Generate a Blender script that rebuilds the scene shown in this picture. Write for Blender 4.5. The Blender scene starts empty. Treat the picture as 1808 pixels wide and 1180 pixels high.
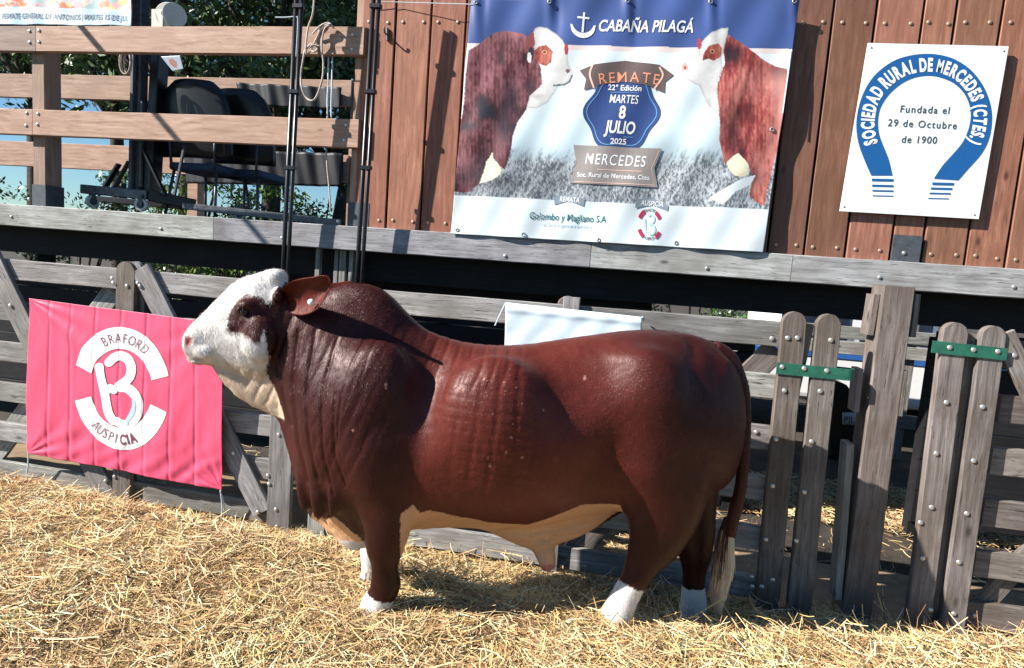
import bpy, bmesh, math, random
import numpy as np
from mathutils import Vector, Matrix, noise as mnoise
random.seed(7); rng = np.random.default_rng(7)
sc = bpy.context.scene
C = sc.collection
R = math.radians
# ------------------------------------------------------------------ camera
FPX, W0, H0 = 1100.0, 1808.0, 1180.0
CAM = np.array([0.0, 0.0, 1.6])
_p, _r, _y = R(6.361), R(4.155), R(10.492)
_right = np.array([math.cos(_y), math.sin(_y), 0]); _fwd = np.array([-math.sin(_y), math.cos(_y), 0]); _up = np.array([0, 0, 1.0])
_f2 = _fwd*math.cos(_p) - _up*math.sin(_p); _u2 = _up*math.cos(_p) + _fwd*math.sin(_p)
RX = _right*math.cos(_r) + _u2*math.sin(_r); UX = _u2*math.cos(_r) - _right*math.sin(_r); FX = _f2
cd = bpy.data.cameras.new('camera'); cam = bpy.data.objects.new('camera', cd); C.objects.link(cam)
cd.sensor_width = 36; cd.lens = FPX/W0*36; cd.clip_start = 0.05; cd.clip_end = 800
cam.matrix_world = Matrix(((RX[0], UX[0], -FX[0], CAM[0]), (RX[1], UX[1], -FX[1], CAM[1]), (RX[2], UX[2], -FX[2], CAM[2]), (0, 0, 0, 1)))
sc.camera = cam
# ------------------------------------------------------------------ light
SUN = np.array([-1.0, -0.47, 0.77])           # towards the sun
SUN = SUN/np.linalg.norm(SUN)
elev = math.asin(SUN[2]); azi = math.atan2(SUN[0], SUN[1])
w = bpy.data.worlds.new("World"); sc.world = w; w.use_nodes = True
nt = w.node_tree; bg = nt.nodes['Background']; sk = nt.nodes.new('ShaderNodeTexSky')
sk.sky_type = 'NISHITA'; sk.sun_disc = False; sk.sun_elevation = elev; sk.sun_rotation = azi; sk.altitude = 50; sk.dust_density = 0.1; sk.ozone_density = 2.0
tn = nt.nodes.new('ShaderNodeMix'); tn.data_type = 'RGBA'; tn.blend_type = 'MULTIPLY'; tn.inputs[0].default_value = 1; tn.inputs[7].default_value = (.72, .98, 1.15, 1); nt.links.new(sk.outputs[0], tn.inputs[6]); nt.links.new(tn.outputs[2], bg.inputs[0]); bg.inputs[1].default_value = 0.05
sd = bpy.data.lights.new('sun', 'SUN'); sd.energy = 5.0; sd.angle = R(0.5); sd.color = (1, 0.95, 0.88)
so = bpy.data.objects.new('sun', sd); C.objects.link(so); so.location = (-6, -3, 6)
so.rotation_euler = Vector(SUN).to_track_quat('Z', 'Y').to_euler()
sc.cycles.diffuse_bounces = 1
sc.view_settings.view_transform = 'Standard'; sc.view_settings.look = 'None'; sc.view_settings.exposure = 1.12; sc.view_settings.gamma = 1
# ------------------------------------------------------------------ helpers
def ray(u, v):
    d = FX*FPX + RX*(u-W0/2) - UX*(v-H0/2)
    return d
def at(u, v, Y):
    d = ray(u, v); return CAM + d*(Y/d[1])
def atg(u, v, z=0.0):
    d = ray(u, v); return CAM + d*((z-1.6)/d[2])
def props(o, label=None, cat=None, group=None, kind=None):
    if label: o['label'] = label
    if cat: o['category'] = cat
    if group: o['group'] = group
    if kind: o['kind'] = kind
    return o
def empty(name, loc, label, cat, group=None):
    o = bpy.data.objects.new(name, None); C.objects.link(o); o.location = loc; o.empty_display_size = .1
    return props(o, label, cat, group)
def link(name, me, mat=None, parent=None):
    o = bpy.data.objects.new(name, me); C.objects.link(o)
    if mat is not None: me.materials.append(mat)
    if parent is not None:
        o.parent = parent
        M = parent.location if parent.parent is None else Vector((0, 0, 0))
        o.matrix_parent_inverse = Matrix.Translation(-Vector(M))
    return o
class MB:
    def __init__(s): s.v = []; s.f = []; s.uv = []; s.c = []
    def add(s, verts, faces, uvs=None, col=(1, 1, 1)):
        b = len(s.v); s.v += [tuple(map(float, p)) for p in verts]
        for i, f in enumerate(faces):
            s.f.append([b+k for k in f])
            s.uv.append(uvs[i] if uvs else [(0, 0)]*len(f))
            s.c.append(col if not isinstance(col, list) else col[i])
    def build(s, name, mat, parent=None, smooth=False):
        me = bpy.data.meshes.new(name); me.from_pydata(s.v, [], s.f)
        me.uv_layers.new(name='UVMap'); me.color_attributes.new('tint', 'FLOAT_COLOR', 'CORNER'); uvl = me.uv_layers['UVMap']; ca = me.color_attributes['tint']
        uv = [c for f in s.uv for c in f]
        uvl.data.foreach_set('uv', np.array(uv, dtype=np.float32).ravel())
        cc = np.array([(*c, 1) for f, c in zip(s.f, s.c) for _ in f], dtype=np.float32).ravel(); ca.data.foreach_set('color', cc)
        bm = bmesh.new(); bm.from_mesh(me); bmesh.ops.recalc_face_normals(bm, faces=bm.faces); bm.to_mesh(me); bm.free()
        if smooth:
            me.polygons.foreach_set('use_smooth', [True]*len(me.polygons))
        return link(name, me, mat, parent)
def plank(mb, P0, P1, w, y0, th, tint=None, r0=False, r1=False, ch=.004, jit=.0012, perp=None):
    """board in the XZ plane, from P0 to P1 (x,z) centre line, width w, front face at y0, thickness th"""
    P0 = np.array(P0, float); P1 = np.array(P1, float); L = np.linalg.norm(P1-P0); d = (P1-P0)/L
    a = np.array([-d[1], d[0]]) if perp is None else np.array(perp, float)
    ts = list(np.linspace(0, L, max(2, int(L/.18)+2)))
    r = w/2
    if r1: ts = [t for t in ts if t < L-r] + [L-r+r*math.sin(q) for q in np.linspace(0, math.pi/2*.97, 8)]
    if r0: ts = [r-r*math.sin(q) for q in np.linspace(math.pi/2*.97, 0, 8)] + [t for t in ts if t > r]
    ts = sorted(ts)
    uo, vo = random.uniform(0, 30), random.uniform(0, 30)
    if tint is None: k = random.uniform(.70, 1.15); tint = (k, k*random.uniform(.96, 1.02), k*random.uniform(.93, 1.03))
    rings = []; 
    for t in ts:
        h = w/2
        if r1 and t > L-r: h = math.sqrt(max(1e-6, r*r-(t-L+r)**2))
        if r0 and t < r: h = math.sqrt(max(1e-6, r*r-(r-t)**2))
        j = random.uniform(-jit, jit); j2 = random.uniform(-jit, jit); c = min(ch, h*.6)
        prof = [(-h+j, c), (-h+c+j, 0), (h-c+j2, 0), (h+j2, c), (h+j2, th-c), (h-c+j2, th), (-h+c+j, th), (-h+j, th-c)]
        q = P0+d*t
        rings.append([(q[0]+a[0]*p, y0+yy, q[1]+a[1]*p) for p, yy in prof])
    per = [0]; h = w/2; c = min(ch, h*.6); prof = [(-h, c), (-h+c, 0), (h-c, 0), (h, c), (h, th-c), (h-c, th), (-h+c, th), (-h, th-c)]
    for k in range(8):
        A, B = prof[k], prof[(k+1) % 8]; per.append(per[-1]+math.hypot(A[0]-B[0], A[1]-B[1]))
    V = [p for rg in rings for p in rg]; F = []; U = []
    for i in range(len(ts)-1):
        for k in range(8):
            k2 = (k+1) % 8
            F.append([i*8+k, i*8+k2, (i+1)*8+k2, (i+1)*8+k])
            U.append([(uo+ts[i], vo+per[k]), (uo+ts[i], vo+per[k+1]), (uo+ts[i+1], vo+per[k+1]), (uo+ts[i+1], vo+per[k])])
    F.append(list(range(8))[::-1]); U.append([(uo+random.random()*.01, vo+x[1]*3) for x in prof])
    n = (len(ts)-1)*8; F.append([n+k for k in range(8)]); U.append([(uo, vo+x[0]) for x in prof])
    mb.add(V, F, U, tint)
def box(mb, lo, hi, col=(1, 1, 1)):
    x0, y0, z0 = lo; x1, y1, z1 = hi
    V = [(x0, y0, z0), (x1, y0, z0), (x1, y1, z0), (x0, y1, z0), (x0, y0, z1), (x1, y0, z1), (x1, y1, z1), (x0, y1, z1)]
    F = [(0, 1, 5, 4), (1, 2, 6, 5), (2, 3, 7, 6), (3, 0, 4, 7), (4, 5, 6, 7), (3, 2, 1, 0)]
    o = random.uniform(0, 9); U = []
    for f in F:
        U.append([(V[i][0]+o+V[i][1]*.5, V[i][2]+V[i][1]*.7+o) for i in f])
    mb.add(V, F, U, col)
def obar(mb, A, B, w, h, col=(1, 1, 1), upv=(0, 0, 1)):
    A = np.array(A, float); B = np.array(B, float); d = (B-A)/np.linalg.norm(B-A); up = np.array(upv, float)
    s = np.cross(d, up); 
    if np.linalg.norm(s) < 1e-3: s = np.cross(d, np.array([0, 1., 0]))
    s /= np.linalg.norm(s); t = np.cross(s, d)
    c = min(w, h)*.12; pr = [(-w/2, -h/2+c), (-w/2+c, -h/2), (w/2-c, -h/2), (w/2, -h/2+c), (w/2, h/2-c), (w/2-c, h/2), (-w/2+c, h/2), (-w/2, h/2-c)]
    V = [P+s*x+t*y for P in (A, B) for x, y in pr]; L = np.linalg.norm(B-A)
    F = [[k, (k+1) % 8, 8+(k+1) % 8, 8+k] for k in range(8)]+[list(range(8))[::-1], list(range(8, 16))]
    o = random.uniform(0, 9)
    U = [[(o, o+k*.02), (o, o+k*.02+.02), (o+L, o+k*.02+.02), (o+L, o+k*.02)] for k in range(8)]+[[(o, o)]*8]*2
    mb.add(V, F, U, col)
def tube(mb, pts, rads, n=10, col=(1, 1, 1), sq=None):
    pts = [np.array(p, float) for p in pts]
    if not hasattr(rads, '__len__'): rads = [rads]*len(pts)
    V = []; F = []; prev = None
    for i, p in enumerate(pts):
        d = pts[min(i+1, len(pts)-1)]-pts[max(i-1, 0)]; d = d/(np.linalg.norm(d)+1e-9)
        if prev is None:
            s = np.cross(d, (0, 0, 1.)); 
            if np.linalg.norm(s) < .05: s = np.cross(d, (0, 1., 0))
        else: s = prev-d*np.dot(prev, d)
        s = s/np.linalg.norm(s); prev = s; t = np.cross(s, d)
        for k in range(n):
            a = 2*math.pi*k/n; e = s*math.cos(a)+t*math.sin(a)
            if sq is not None: e = s*math.cos(a)*sq+t*math.sin(a)
            V.append(p+e*rads[i])
    for i in range(len(pts)-1):
        for k in range(n): F.append([i*n+k, i*n+(k+1) % n, (i+1)*n+(k+1) % n, (i+1)*n+k])
    F.append(list(range(n))[::-1]); F.append([(len(pts)-1)*n+k for k in range(n)])
    mb.add(V, F, None, col)
def smooth_path(pts, n=6):
    P = [np.array(p, float) for p in pts]; P = [2*P[0]-P[1]]+P+[2*P[-1]-P[-2]]; out = []
    for i in range(1, len(P)-2):
        for k in range(n):
            t = k/n; a, b, c, d = P[i-1], P[i], P[i+1], P[i+2]
            out.append(.5*((2*b)+(-a+c)*t+(2*a-5*b+4*c-d)*t*t+(-a+3*b-3*c+d)*t**3))
    out.append(P[-2]); return out
# numpy value noise
_h = rng.random((256, 256))
def vnoise(x, y):
    xi = np.floor(x).astype(int); yi = np.floor(y).astype(int); fx = x-xi; fy = y-yi; fx = fx*fx*(3-2*fx); fy = fy*fy*(3-2*fy)
    g = lambda a, b: _h[a % 256, b % 256]
    return (g(xi, yi)*(1-fx)+g(xi+1, yi)*fx)*(1-fy)+(g(xi, yi+1)*(1-fx)+g(xi+1, yi+1)*fx)*fy
def fbm(x, y, o=4):
    s = 0; a = .5; t = 0
    for i in range(o): s = s+a*vnoise(x*2**i+17*i, y*2**i+31*i); t += a; a *= .5
    return s/t
def inpoly(x, y, poly):
    r = np.zeros(np.shape(x), bool); n = len(poly)
    for i in range(n):
        x1, y1 = poly[i]; x2, y2 = poly[(i+1) % n]
        if y1 == y2: continue
        c = ((y1 > y) != (y2 > y)) & (x < (x2-x1)*(y-y1)/(y2-y1)+x1); r ^= c
    return r
def edist(x, y, poly, closed=True):
    d = np.full(np.shape(x), 1e9); n = len(poly)
    for i in range(n if closed else n-1):
        x1, y1 = poly[i]; x2, y2 = poly[(i+1) % n]; L = (x2-x1)**2+(y2-y1)**2+1e-9
        t = np.clip(((x-x1)*(x2-x1)+(y-y1)*(y2-y1))/L, 0, 1); d = np.minimum(d, np.hypot(x-x1-t*(x2-x1), y-y1-t*(y2-y1)))
    return d
def sst(a, b, x): t = np.clip((x-a)/(b-a), 0, 1); return t*t*(3-2*t)
# ------------------------------------------------------------------ materials
def newmat(name):
    m = bpy.data.materials.new(name); m.use_nodes = True; n = m.node_tree; return m, n, n.nodes['Principled BSDF']
def N(n, t, **k):
    o = n.nodes.new(t)
    for a, b in k.items():
        if a.startswith('i_'): o.inputs[a[2:].replace('_', ' ')].default_value = b
        else: setattr(o, a, b)
    return o
def ramp(n, src, stops):
    r = n.nodes.new('ShaderNodeValToRGB'); e = r.color_ramp.elements
    while len(e) < len(stops): e.new(.5)
    for q, (p, c) in zip(e, stops): q.position = p; q.color = (*c, 1) if len(c) == 3 else c
    n.links.new(src, r.inputs[0]); return r.outputs[0]
def mixc(n, a, b, f, mode='MIX'):
    m = n.nodes.new('ShaderNodeMix'); m.data_type = 'RGBA'; m.blend_type = mode
    for s, i in ((f, 0), (a, 6), (b, 7)):
        if hasattr(s, 'links') or hasattr(s, 'is_output'): n.links.new(s, m.inputs[i])
        else: m.inputs[i].default_value = s if not isinstance(s, tuple) or len(s) == 4 else (*s, 1)
    return m.outputs[2]
def wood(name, c0, c1, c2, crack=.5, bump=.5, rough=.75, stain=None, streak=22):
    m, n, b = newmat(name); L = n.links.new
    uv = N(n, 'ShaderNodeUVMap', uv_map='UVMap'); mp = N(n, 'ShaderNodeMapping'); mp.inputs['Scale'].default_value = (1.6, streak, 1); L(uv.outputs[0], mp.inputs[0])
    wv = N(n, 'ShaderNodeTexNoise', i_Scale=1.4, i_Detail=3); mw = N(n, 'ShaderNodeMapping'); mw.inputs['Scale'].default_value = (1.2, 3, 1); L(uv.outputs[0], mw.inputs[0]); L(mw.outputs[0], wv.inputs[0])
    ad = N(n, 'ShaderNodeVectorMath', operation='ADD'); sc_ = N(n, 'ShaderNodeVectorMath', operation='SCALE'); L(wv.outputs[1], sc_.inputs[0]); sc_.inputs['Scale'].default_value = .9; L(mp.outputs[0], ad.inputs[0]); L(sc_.outputs[0], ad.inputs[1])
    g = N(n, 'ShaderNodeTexNoise', i_Scale=2.2, i_Detail=9, i_Roughness=.68); L(ad.outputs[0], g.inputs[0])
    col = ramp(n, g.outputs[0], [(.28, c0), (.5, c1), (.74, c2)])
    g2 = N(n, 'ShaderNodeTexNoise', i_Scale=5.5, i_Detail=4, i_Roughness=.6); L(ad.outputs[0], g2.inputs[0])
    cr = ramp(n, g2.outputs[0], [(.30, (1, 1, 1)), (.37, (0, 0, 0))])
    cf = N(n, 'ShaderNodeMath', operation='MULTIPLY'); L(cr, cf.inputs[0]); cf.inputs[1].default_value = crack
    col = mixc(n, col, tuple(x*.22 for x in c0), cf.outputs[0])
    bl = N(n, 'ShaderNodeTexNoise', i_Scale=3.2, i_Detail=5); L(uv.outputs[0], bl.inputs[0])
    bf = ramp(n, bl.outputs[0], [(.42, (0, 0, 0)), (.68, (.85, .85, .85))])
    col = mixc(n, col, stain or tuple(x*.55 for x in c1), bf)
    # saw marks / knots
    vo = N(n, 'ShaderNodeTexVoronoi', i_Scale=2.3); mk = N(n, 'ShaderNodeMapping'); mk.inputs['Scale'].default_value = (1, 2.2, 1); L(uv.outputs[0], mk.inputs[0]); L(mk.outputs[0], vo.inputs[0])
    kf = ramp(n, vo.outputs[0], [(.03, (.8, .8, .8)), (.09, (0, 0, 0))]); col = mixc(n, col, tuple(x*.3 for x in c0), kf)
    at_ = N(n, 'ShaderNodeAttribute', attribute_name='tint'); col = mixc(n, col, at_.outputs[0], 1.0, 'MULTIPLY')
    L(col, b.inputs['Base Color']); b.inputs['Roughness'].default_value = rough; b.inputs['Specular IOR Level'].default_value = .3
    bp = N(n, 'ShaderNodeBump', i_Strength=bump, i_Distance=.004); sm = N(n, 'ShaderNodeMath', operation='SUBTRACT'); L(g.outputs[0], sm.inputs[0]); L(cf.outputs[0], sm.inputs[1]); L(sm.outputs[0], bp.inputs['Height']); L(bp.outputs[0], b.inputs['Normal'])
    return m
def plain(name, col, rough=.5, metal=0, var=.25, scale=12, bump=.15, tint=False, spec=.5):
    m, n, b = newmat(name); L = n.links.new
    tc = N(n, 'ShaderNodeTexCoord'); g = N(n, 'ShaderNodeTexNoise', i_Scale=scale, i_Detail=6, i_Roughness=.65); L(tc.outputs['Object'], g.inputs[0])
    c = ramp(n, g.outputs[0], [(.3, tuple(x*(1-var) for x in col)), (.7, tuple(min(1, x*(1+var*.6)) for x in col))])
    if tint: a = N(n, 'ShaderNodeAttribute', attribute_name='tint'); c = mixc(n, c, a.outputs[0], 1.0, 'MULTIPLY')
    L(c, b.inputs['Base Color']); b.inputs['Roughness'].default_value = rough; b.inputs['Metallic'].default_value = metal; b.inputs['Specular IOR Level'].default_value = spec
    if bump: bp = N(n, 'ShaderNodeBump', i_Strength=bump, i_Distance=.003); L(g.outputs[0], bp.inputs['Height']); L(bp.outputs[0], b.inputs['Normal'])
    return m
M = {}
M['grey'] = wood('weathered grey wood', (.10, .097, .092), (.28, .273, .262), (.50, .495, .48), crack=.85, bump=.9, stain=(.18, .17, .155))
M['greybrown'] = wood('weathered brown grey wood', (.08, .066, .058), (.20, .172, .155), (.34, .305, .28), crack=.85, bump=.9, stain=(.12, .095, .075))
M['beam'] = wood('weathered deck beam', (.16, .16, .16), (.40, .40, .40), (.62, .62, .62), crack=.8, bump=.8, stain=(.2, .19, .18))
M['rail'] = wood('oiled hardwood rail', (.22, .12, .075), (.44, .275, .195), (.60, .43, .33), crack=.35, bump=.4, rough=.6, stain=(.38, .23, .16), streak=17)
M['board'] = wood('oiled hardwood board', (.13, .058, .036), (.27, .125, .082), (.40, .215, .15), crack=.4, bump=.4, rough=.6, stain=(.22, .10, .065), streak=17)
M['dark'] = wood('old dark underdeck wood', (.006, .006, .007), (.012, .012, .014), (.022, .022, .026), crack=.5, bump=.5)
M['bolt'] = plain('galvanised bolt', (.62, .60, .57), rough=.35, metal=.7, var=.2, bump=0)
M['rust'] = plain('rusty bolt', (.45, .30, .22), rough=.5, metal=.5, var=.4, bump=0)
M['steel'] = plain('dark steel', (.10, .105, .12), rough=.4, metal=.3, var=.6, scale=30)
M['black'] = plain('black paint', (.010, .010, .012), rough=.35, var=.4)
M['boot'] = plain('dark grey metal shoe', (.085, .095, .11), rough=.55, metal=.2, var=.35, scale=20)
M['green'] = plain('green painted steel strap', (.022, .13, .085), rough=.45, var=.35, scale=25)
M['cream'] = plain('cream painted casting', (.62, .60, .52), rough=.4, var=.15)
M['rope'] = plain('grey cotton rope', (.55, .47, .42), rough=.9, var=.3, scale=80)
M['twine'] = plain('pale blue twine', (.62, .72, .78), rough=.9, var=.2, scale=80)
M['white'] = plain('white paint', (.80, .80, .80), rough=.45, var=.06, bump=0)
M['blue'] = plain('blue paint', (.03, .12, .38), rough=.4, var=.1, bump=0)
M['rubber'] = plain('black rubber', (.015, .015, .015), rough=.8)
M['trunk'] = plain('tree bark', (.055, .042, .034), rough=.95, var=.6, scale=18, bump=.8)
# ------------------------------------------------------------------ ground
def hstraw(X, Y):
    X = np.asarray(X, float); Y = np.asarray(Y, float)
    yr = np.where(X > .1, 2.62+(X-.1)*.255, 2.62+np.clip(.1-X, 0, 1)*.12+np.clip(-.9-X, 0, 3)*.10)
    k = sst(0, .28, Y-yr)
    hi = .065-.05*sst(.2, .9, X)+.07*(fbm(X*2.6+5, Y*2.6+9, 3)-.5)
    lo = np.where(X < -1.1, -.075, -.085)+.02*(fbm(X*3, Y*3, 2)-.5)
    bumps = .02*np.exp(-((X+3.1)**2/.5+(Y-3.0)**2/.04)) + .03*np.exp(-((X+1.2)**2/.1+(Y-3.0)**2/.02))
    return hi*(1-k)+lo*k+bumps-.012*fbm(X*9, Y*9, 3)
def grid_mesh(xs, ys, zf):
    X, Y = np.meshgrid(xs, ys); Z = zf(X, Y); nx, ny = len(xs), len(ys)
    V = np.stack([X, Y, Z], -1).reshape(-1, 3); i = np.arange((nx-1)*(ny-1)); r = i//(nx-1); c = i % (nx-1); a = r*nx+c
    F = np.stack([a, a+1, a+nx+1, a+nx], -1); return V, F
def np_mesh(name, V, F, cols=None, dom='POINT', smooth=False):
    me = bpy.data.meshes.new(name); nv, nf, k = len(V), len(F), F.shape[1]
    me.vertices.add(nv); me.vertices.foreach_set('co', V.astype(np.float32).ravel())
    me.loops.add(nf*k); me.loops.foreach_set('vertex_index', F.astype(np.int32).ravel())
    me.polygons.add(nf); me.polygons.foreach_set('loop_start', np.arange(0, nf*k, k, dtype=np.int32)); me.update(calc_edges=True)
    if smooth: me.polygons.foreach_set('use_smooth', np.ones(nf, bool))
    if cols is not None:
        ca = me.color_attributes.new('tint', 'FLOAT_COLOR', dom); ca.data.foreach_set('color', np.concatenate([cols, np.ones((len(cols), 1))], 1).astype(np.float32).ravel())
    return me
m, n, b = newmat('dry dirt'); L = n.links.new
tc = N(n, 'ShaderNodeTexCoord'); g = N(n, 'ShaderNodeTexNoise', i_Scale=3.0, i_Detail=10, i_Roughness=.7); L(tc.outputs['Object'], g.inputs[0])
L(ramp(n, g.outputs[0], [(.3, (.018, .014, .010)), (.7, (.07, .052, .036))]), b.inputs['Base Color']); b.inputs['Roughness'].default_value = .95
bp = N(n, 'ShaderNodeBump', i_Strength=.6, i_Distance=.02); L(g.outputs[0], bp.inputs['Height']); L(bp.outputs[0], b.inputs['Normal']); M['dirt'] = m
me = bpy.data.meshes.new('ground'); me.from_pydata([(-300, -200, -.13), (300, -200, -.13), (300, 500, -.13), (-300, 500, -.13)], [], [(0, 1, 2, 3)])
props(link('ground', me, M['dirt']), kind='structure')
m, n, b = newmat('straw'); L = n.links.new
a = N(n, 'ShaderNodeAttribute', attribute_name='tint'); L(a.outputs[0], b.inputs['Base Color']); b.inputs['Roughness'].default_value = .55; b.inputs['Specular IOR Level'].default_value = .35; M['straw'] = m
def straw_cols(k, X, Y):
    pal = np.array([(.76, .58, .34), (.60, .42, .22), (.90, .80, .60), (.38, .22, .11), (.70, .60, .27), (.13, .08, .045), (.84, .66, .46), (.48, .28, .16)])
    pr = np.array([.24, .2, .17, .11, .08, .06, .08, .06]); i = rng.choice(len(pal), k, p=pr); cl = fbm(X*7+1, Y*7+2, 2)[:, None]
    big = fbm(X*1.6+3, Y*1.6+7, 3)[:, None]; c = pal[i]*np.array((1.16, 1.04, .86))*(.64+.72*big)*(.85+.3*cl)*rng.uniform(.8, 1.12, (k, 1)); return np.clip(c, 0, .9)
def strands(k, xr, yr, lift=.0, Lr=(.05, .2), wr=(.0010, .0024), tilt=.35, hf=None, keep=None):
    X = rng.uniform(*xr, k); Y = rng.uniform(*yr, k)
    if keep is not None: q = keep(X, Y); X, Y = X[q], Y[q]; k = len(X)
    hz = (hf or hstraw)(X, Y)
    Z = hz+rng.uniform(-.004, .02, k)+lift*rng.random(k)**2
    th = 4*np.pi*fbm(X*1.7+11, Y*1.7+5, 2)+rng.normal(0, 1.0, k); ph = rng.normal(0, tilt, k)*rng.random(k); Ls = rng.uniform(*Lr, k)*rng.uniform(.5, 1, k); wd = rng.uniform(*wr, k)
    d = np.stack([np.cos(th)*np.cos(ph), np.sin(th)*np.cos(ph), np.sin(ph)], -1)
    side = np.stack([-np.sin(th), np.cos(th), rng.normal(0, .8, k)], -1); side /= np.linalg.norm(side, axis=1)[:, None]
    bend = rng.normal(0, .16, k)[:, None]*np.stack([-np.sin(th), np.cos(th), rng.normal(0, .7, k)], -1)
    P = np.stack([X, Y, Z], -1); S = 4; V = []; 
    for j in range(S):
        t = j/(S-1)-.5; c = P+d*(Ls[:, None]*t)+bend*(Ls[:, None]*(t*t*2)); c[:, 2] = np.maximum(c[:, 2], hz-.008)
        wj = wd[:, None]*(1-.5*abs(t)); V += [c-side*wj, c+side*wj]
    V = np.stack(V, 1).reshape(-1, 3); b0 = np.arange(k)*2*S; F = []
    for j in range(S-1): F.append(np.stack([b0+2*j, b0+2*j+1, b0+2*j+3, b0+2*j+2], -1))
    F = np.concatenate(F); col = np.repeat(straw_cols(k, X, Y), 2*S, axis=0)
    return V, F, col
def merge(parts):
    Vs, Fs, Cs = [], [], []; o = 0
    for V, F, c in parts: Vs.append(V); Fs.append(F+o); Cs.append(c); o += len(V)
    return np.concatenate(Vs), np.concatenate(Fs), np.concatenate(Cs)
V, F = grid_mesh(np.arange(-5.2, 3.4, .035), np.arange(.6, 4.0, .035), lambda X, Y: hstraw(X, Y))
c0 = np.array([(.27, .19, .115)])*(.6+.8*fbm(V[:, 0]*30, V[:, 1]*30, 3))[:, None]
near = lambda X, Y: ((X-(-2.6+.0*Y)) > -1.0) | (Y > 2.0)
parts = [(V, F, c0),
         strands(120000, (-3.6, 2.3), (1.3, 3.35), .014, Lr=(.04, .17), wr=(.0007, .0017)),
         strands(26000, (-3.3, 2.2), (1.3, 3.2), .035, wr=(.0010, .0024), Lr=(.08, .26)),
         strands(9000, (-3.8, 2.4), (1.4, 3.2), .04, Lr=(.12, .30), wr=(.0012, .0022), tilt=.35),
         strands(2600, (-1.2, 2.3), (2.6, 3.3), .09, Lr=(.08, .3), wr=(.0012, .0022), tilt=.8)]
V, F, c = merge(parts)
props(link('straw', np_mesh('straw', V, F, c), M['straw']), 'thick bedding of loose golden straw in front of the fence', 'straw', kind='stuff')
# 
hb = lambda X, Y: np.full(np.shape(X), -.12)+.03*fbm(X*3, Y*3, 2)
V, F, c = merge([strands(16000, (-.6, 5.2), (4.75, 5.8), .02, hf=hb, wr=(.0016, .003)), strands(1500, (.0, .45), (3.6, 4.3), .02, hf=hb, wr=(.0012, .0024)), strands(2500, (-3.5, 5.0), (3.35, 4.75), .01, hf=hb, wr=(.0012, .0022))])
props(link('loose_straw', np_mesh('loose_straw', V, F, c), M['straw']), 'scattered straw on the ground under and behind the stage', 'straw', kind='stuff')
# ------------------------------------------------------------------ bolts
def bolt_mesh(r=.011, h=.006):
    mb = MB(); n_ = 10; V = []; F = []
    for q, (rr, yy) in enumerate(((1.0, 0), (.95, -.45), (.65, -.85), (.25, -1))):
        for k in range(n_): V.append((math.cos(k*2*math.pi/n_)*rr*r, yy*h, math.sin(k*2*math.pi/n_)*rr*r))
    for q in range(3):
        for k in range(n_): F.append([q*n_+k, q*n_+(k+1) % n_, (q+1)*n_+(k+1) % n_, (q+1)*n_+k])
    F.append([3*n_+k for k in range(n_)]); me = bpy.data.meshes.new('bolt'); me.from_pydata(V, [], F)
    bm = bmesh.new(); bm.from_mesh(me); bmesh.ops.recalc_face_normals(bm, faces=bm.faces); bm.to_mesh(me); bm.free()
    me.polygons.foreach_set('use_smooth', [True]*len(me.polygons)); return me
BM = bolt_mesh(.0125, .007); BM.materials.append(M['bolt']); BR = bolt_mesh(.012, .006); BR.materials.append(M['rust'])
def bolt(parent, P, rusty=False):
    o = bpy.data.objects.new('bolt', BR if rusty else BM); C.objects.link(o); o.parent = parent
    o.location = Vector(P)-parent.location; return o
# ------------------------------------------------------------------ fence
FY = 3.3
RT = [1.403-.2664*i for i in range(6)]; RH = .128
def X(u, v, Y=FY): return at(u, v, Y)[0]
def rails(parent, x0, x1, y0=FY, th=.03, idx=range(6), mat='grey', breaks=(), dz=0.0, slope=0.0):
    for i in idx:
        mb = MB(); zc = RT[i]-RH/2+dz; xs = [x0]+list(breaks)+[x1]
        for a_, b_ in zip(xs[:-1], xs[1:]): plank(mb, (a_+.002, zc+slope*(a_-x0)), (b_-.002, zc+slope*(b_-x0)), RH, y0, th)
        mb.build('rail', M[mat], parent)
def px_plank(parent, name, a_, b_, wpx, Y, th, mat, rt=False, tint=None):
    """board between two photo points (centre line) on the plane Y"""
    A = at(*a_, Y); B = at(*b_, Y); mb = MB(); s = np.linalg.norm(at(a_[0]+wpx, a_[1], Y)-at(*a_, Y))
    plank(mb, (B[0], B[2]), (A[0], A[2]), s, Y, th, tint, r1=rt); return mb.build(name, M[mat], parent)
# left panel
G1 = empty('wooden_gate', (X(250, 900), FY, -.1), 'grey weathered slatted gate behind the pink flag, on the left', 'gate')
xc, xe = X(219, 700), X(492, 850)
rails(G1, X(-260, 700), xe-.01, mat='grey', breaks=(X(225, 700),))
px_plank(G1, 'post', (221, 462), (213, 905), 34, FY-.032, .03, 'greybrown', True)
px_plank(G1, 'post', (238, 462), (229, 905), 26, FY+.032, .03, 'grey', True)
px_plank(G1, 'post', (504, 560), (489, 957), 42, FY-.034, .034, 'grey', False)
px_plank(G1, 'brace', (246, 474), (462, 905), 34, FY-.030, .028, 'grey')
px_plank(G1, 'brace', (-30, 432), (190, 885), 34, FY-.030, .028, 'grey')
px_plank(G1, 'brace', (198, 515), (-45, 850), 34, FY+.062, .028, 'grey')
for p in ((224, 505), (198, 492), (243, 500), (247, 505), (217, 818), (225, 872), (202, 842), (18, 540), (186, 850), (455, 905), (492, 768), (487, 900), (489, 930), (473, 840), (412, 800), (200, 500), (475, 855)):
    bolt(G1, at(p[0], p[1], FY-.035))
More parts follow.
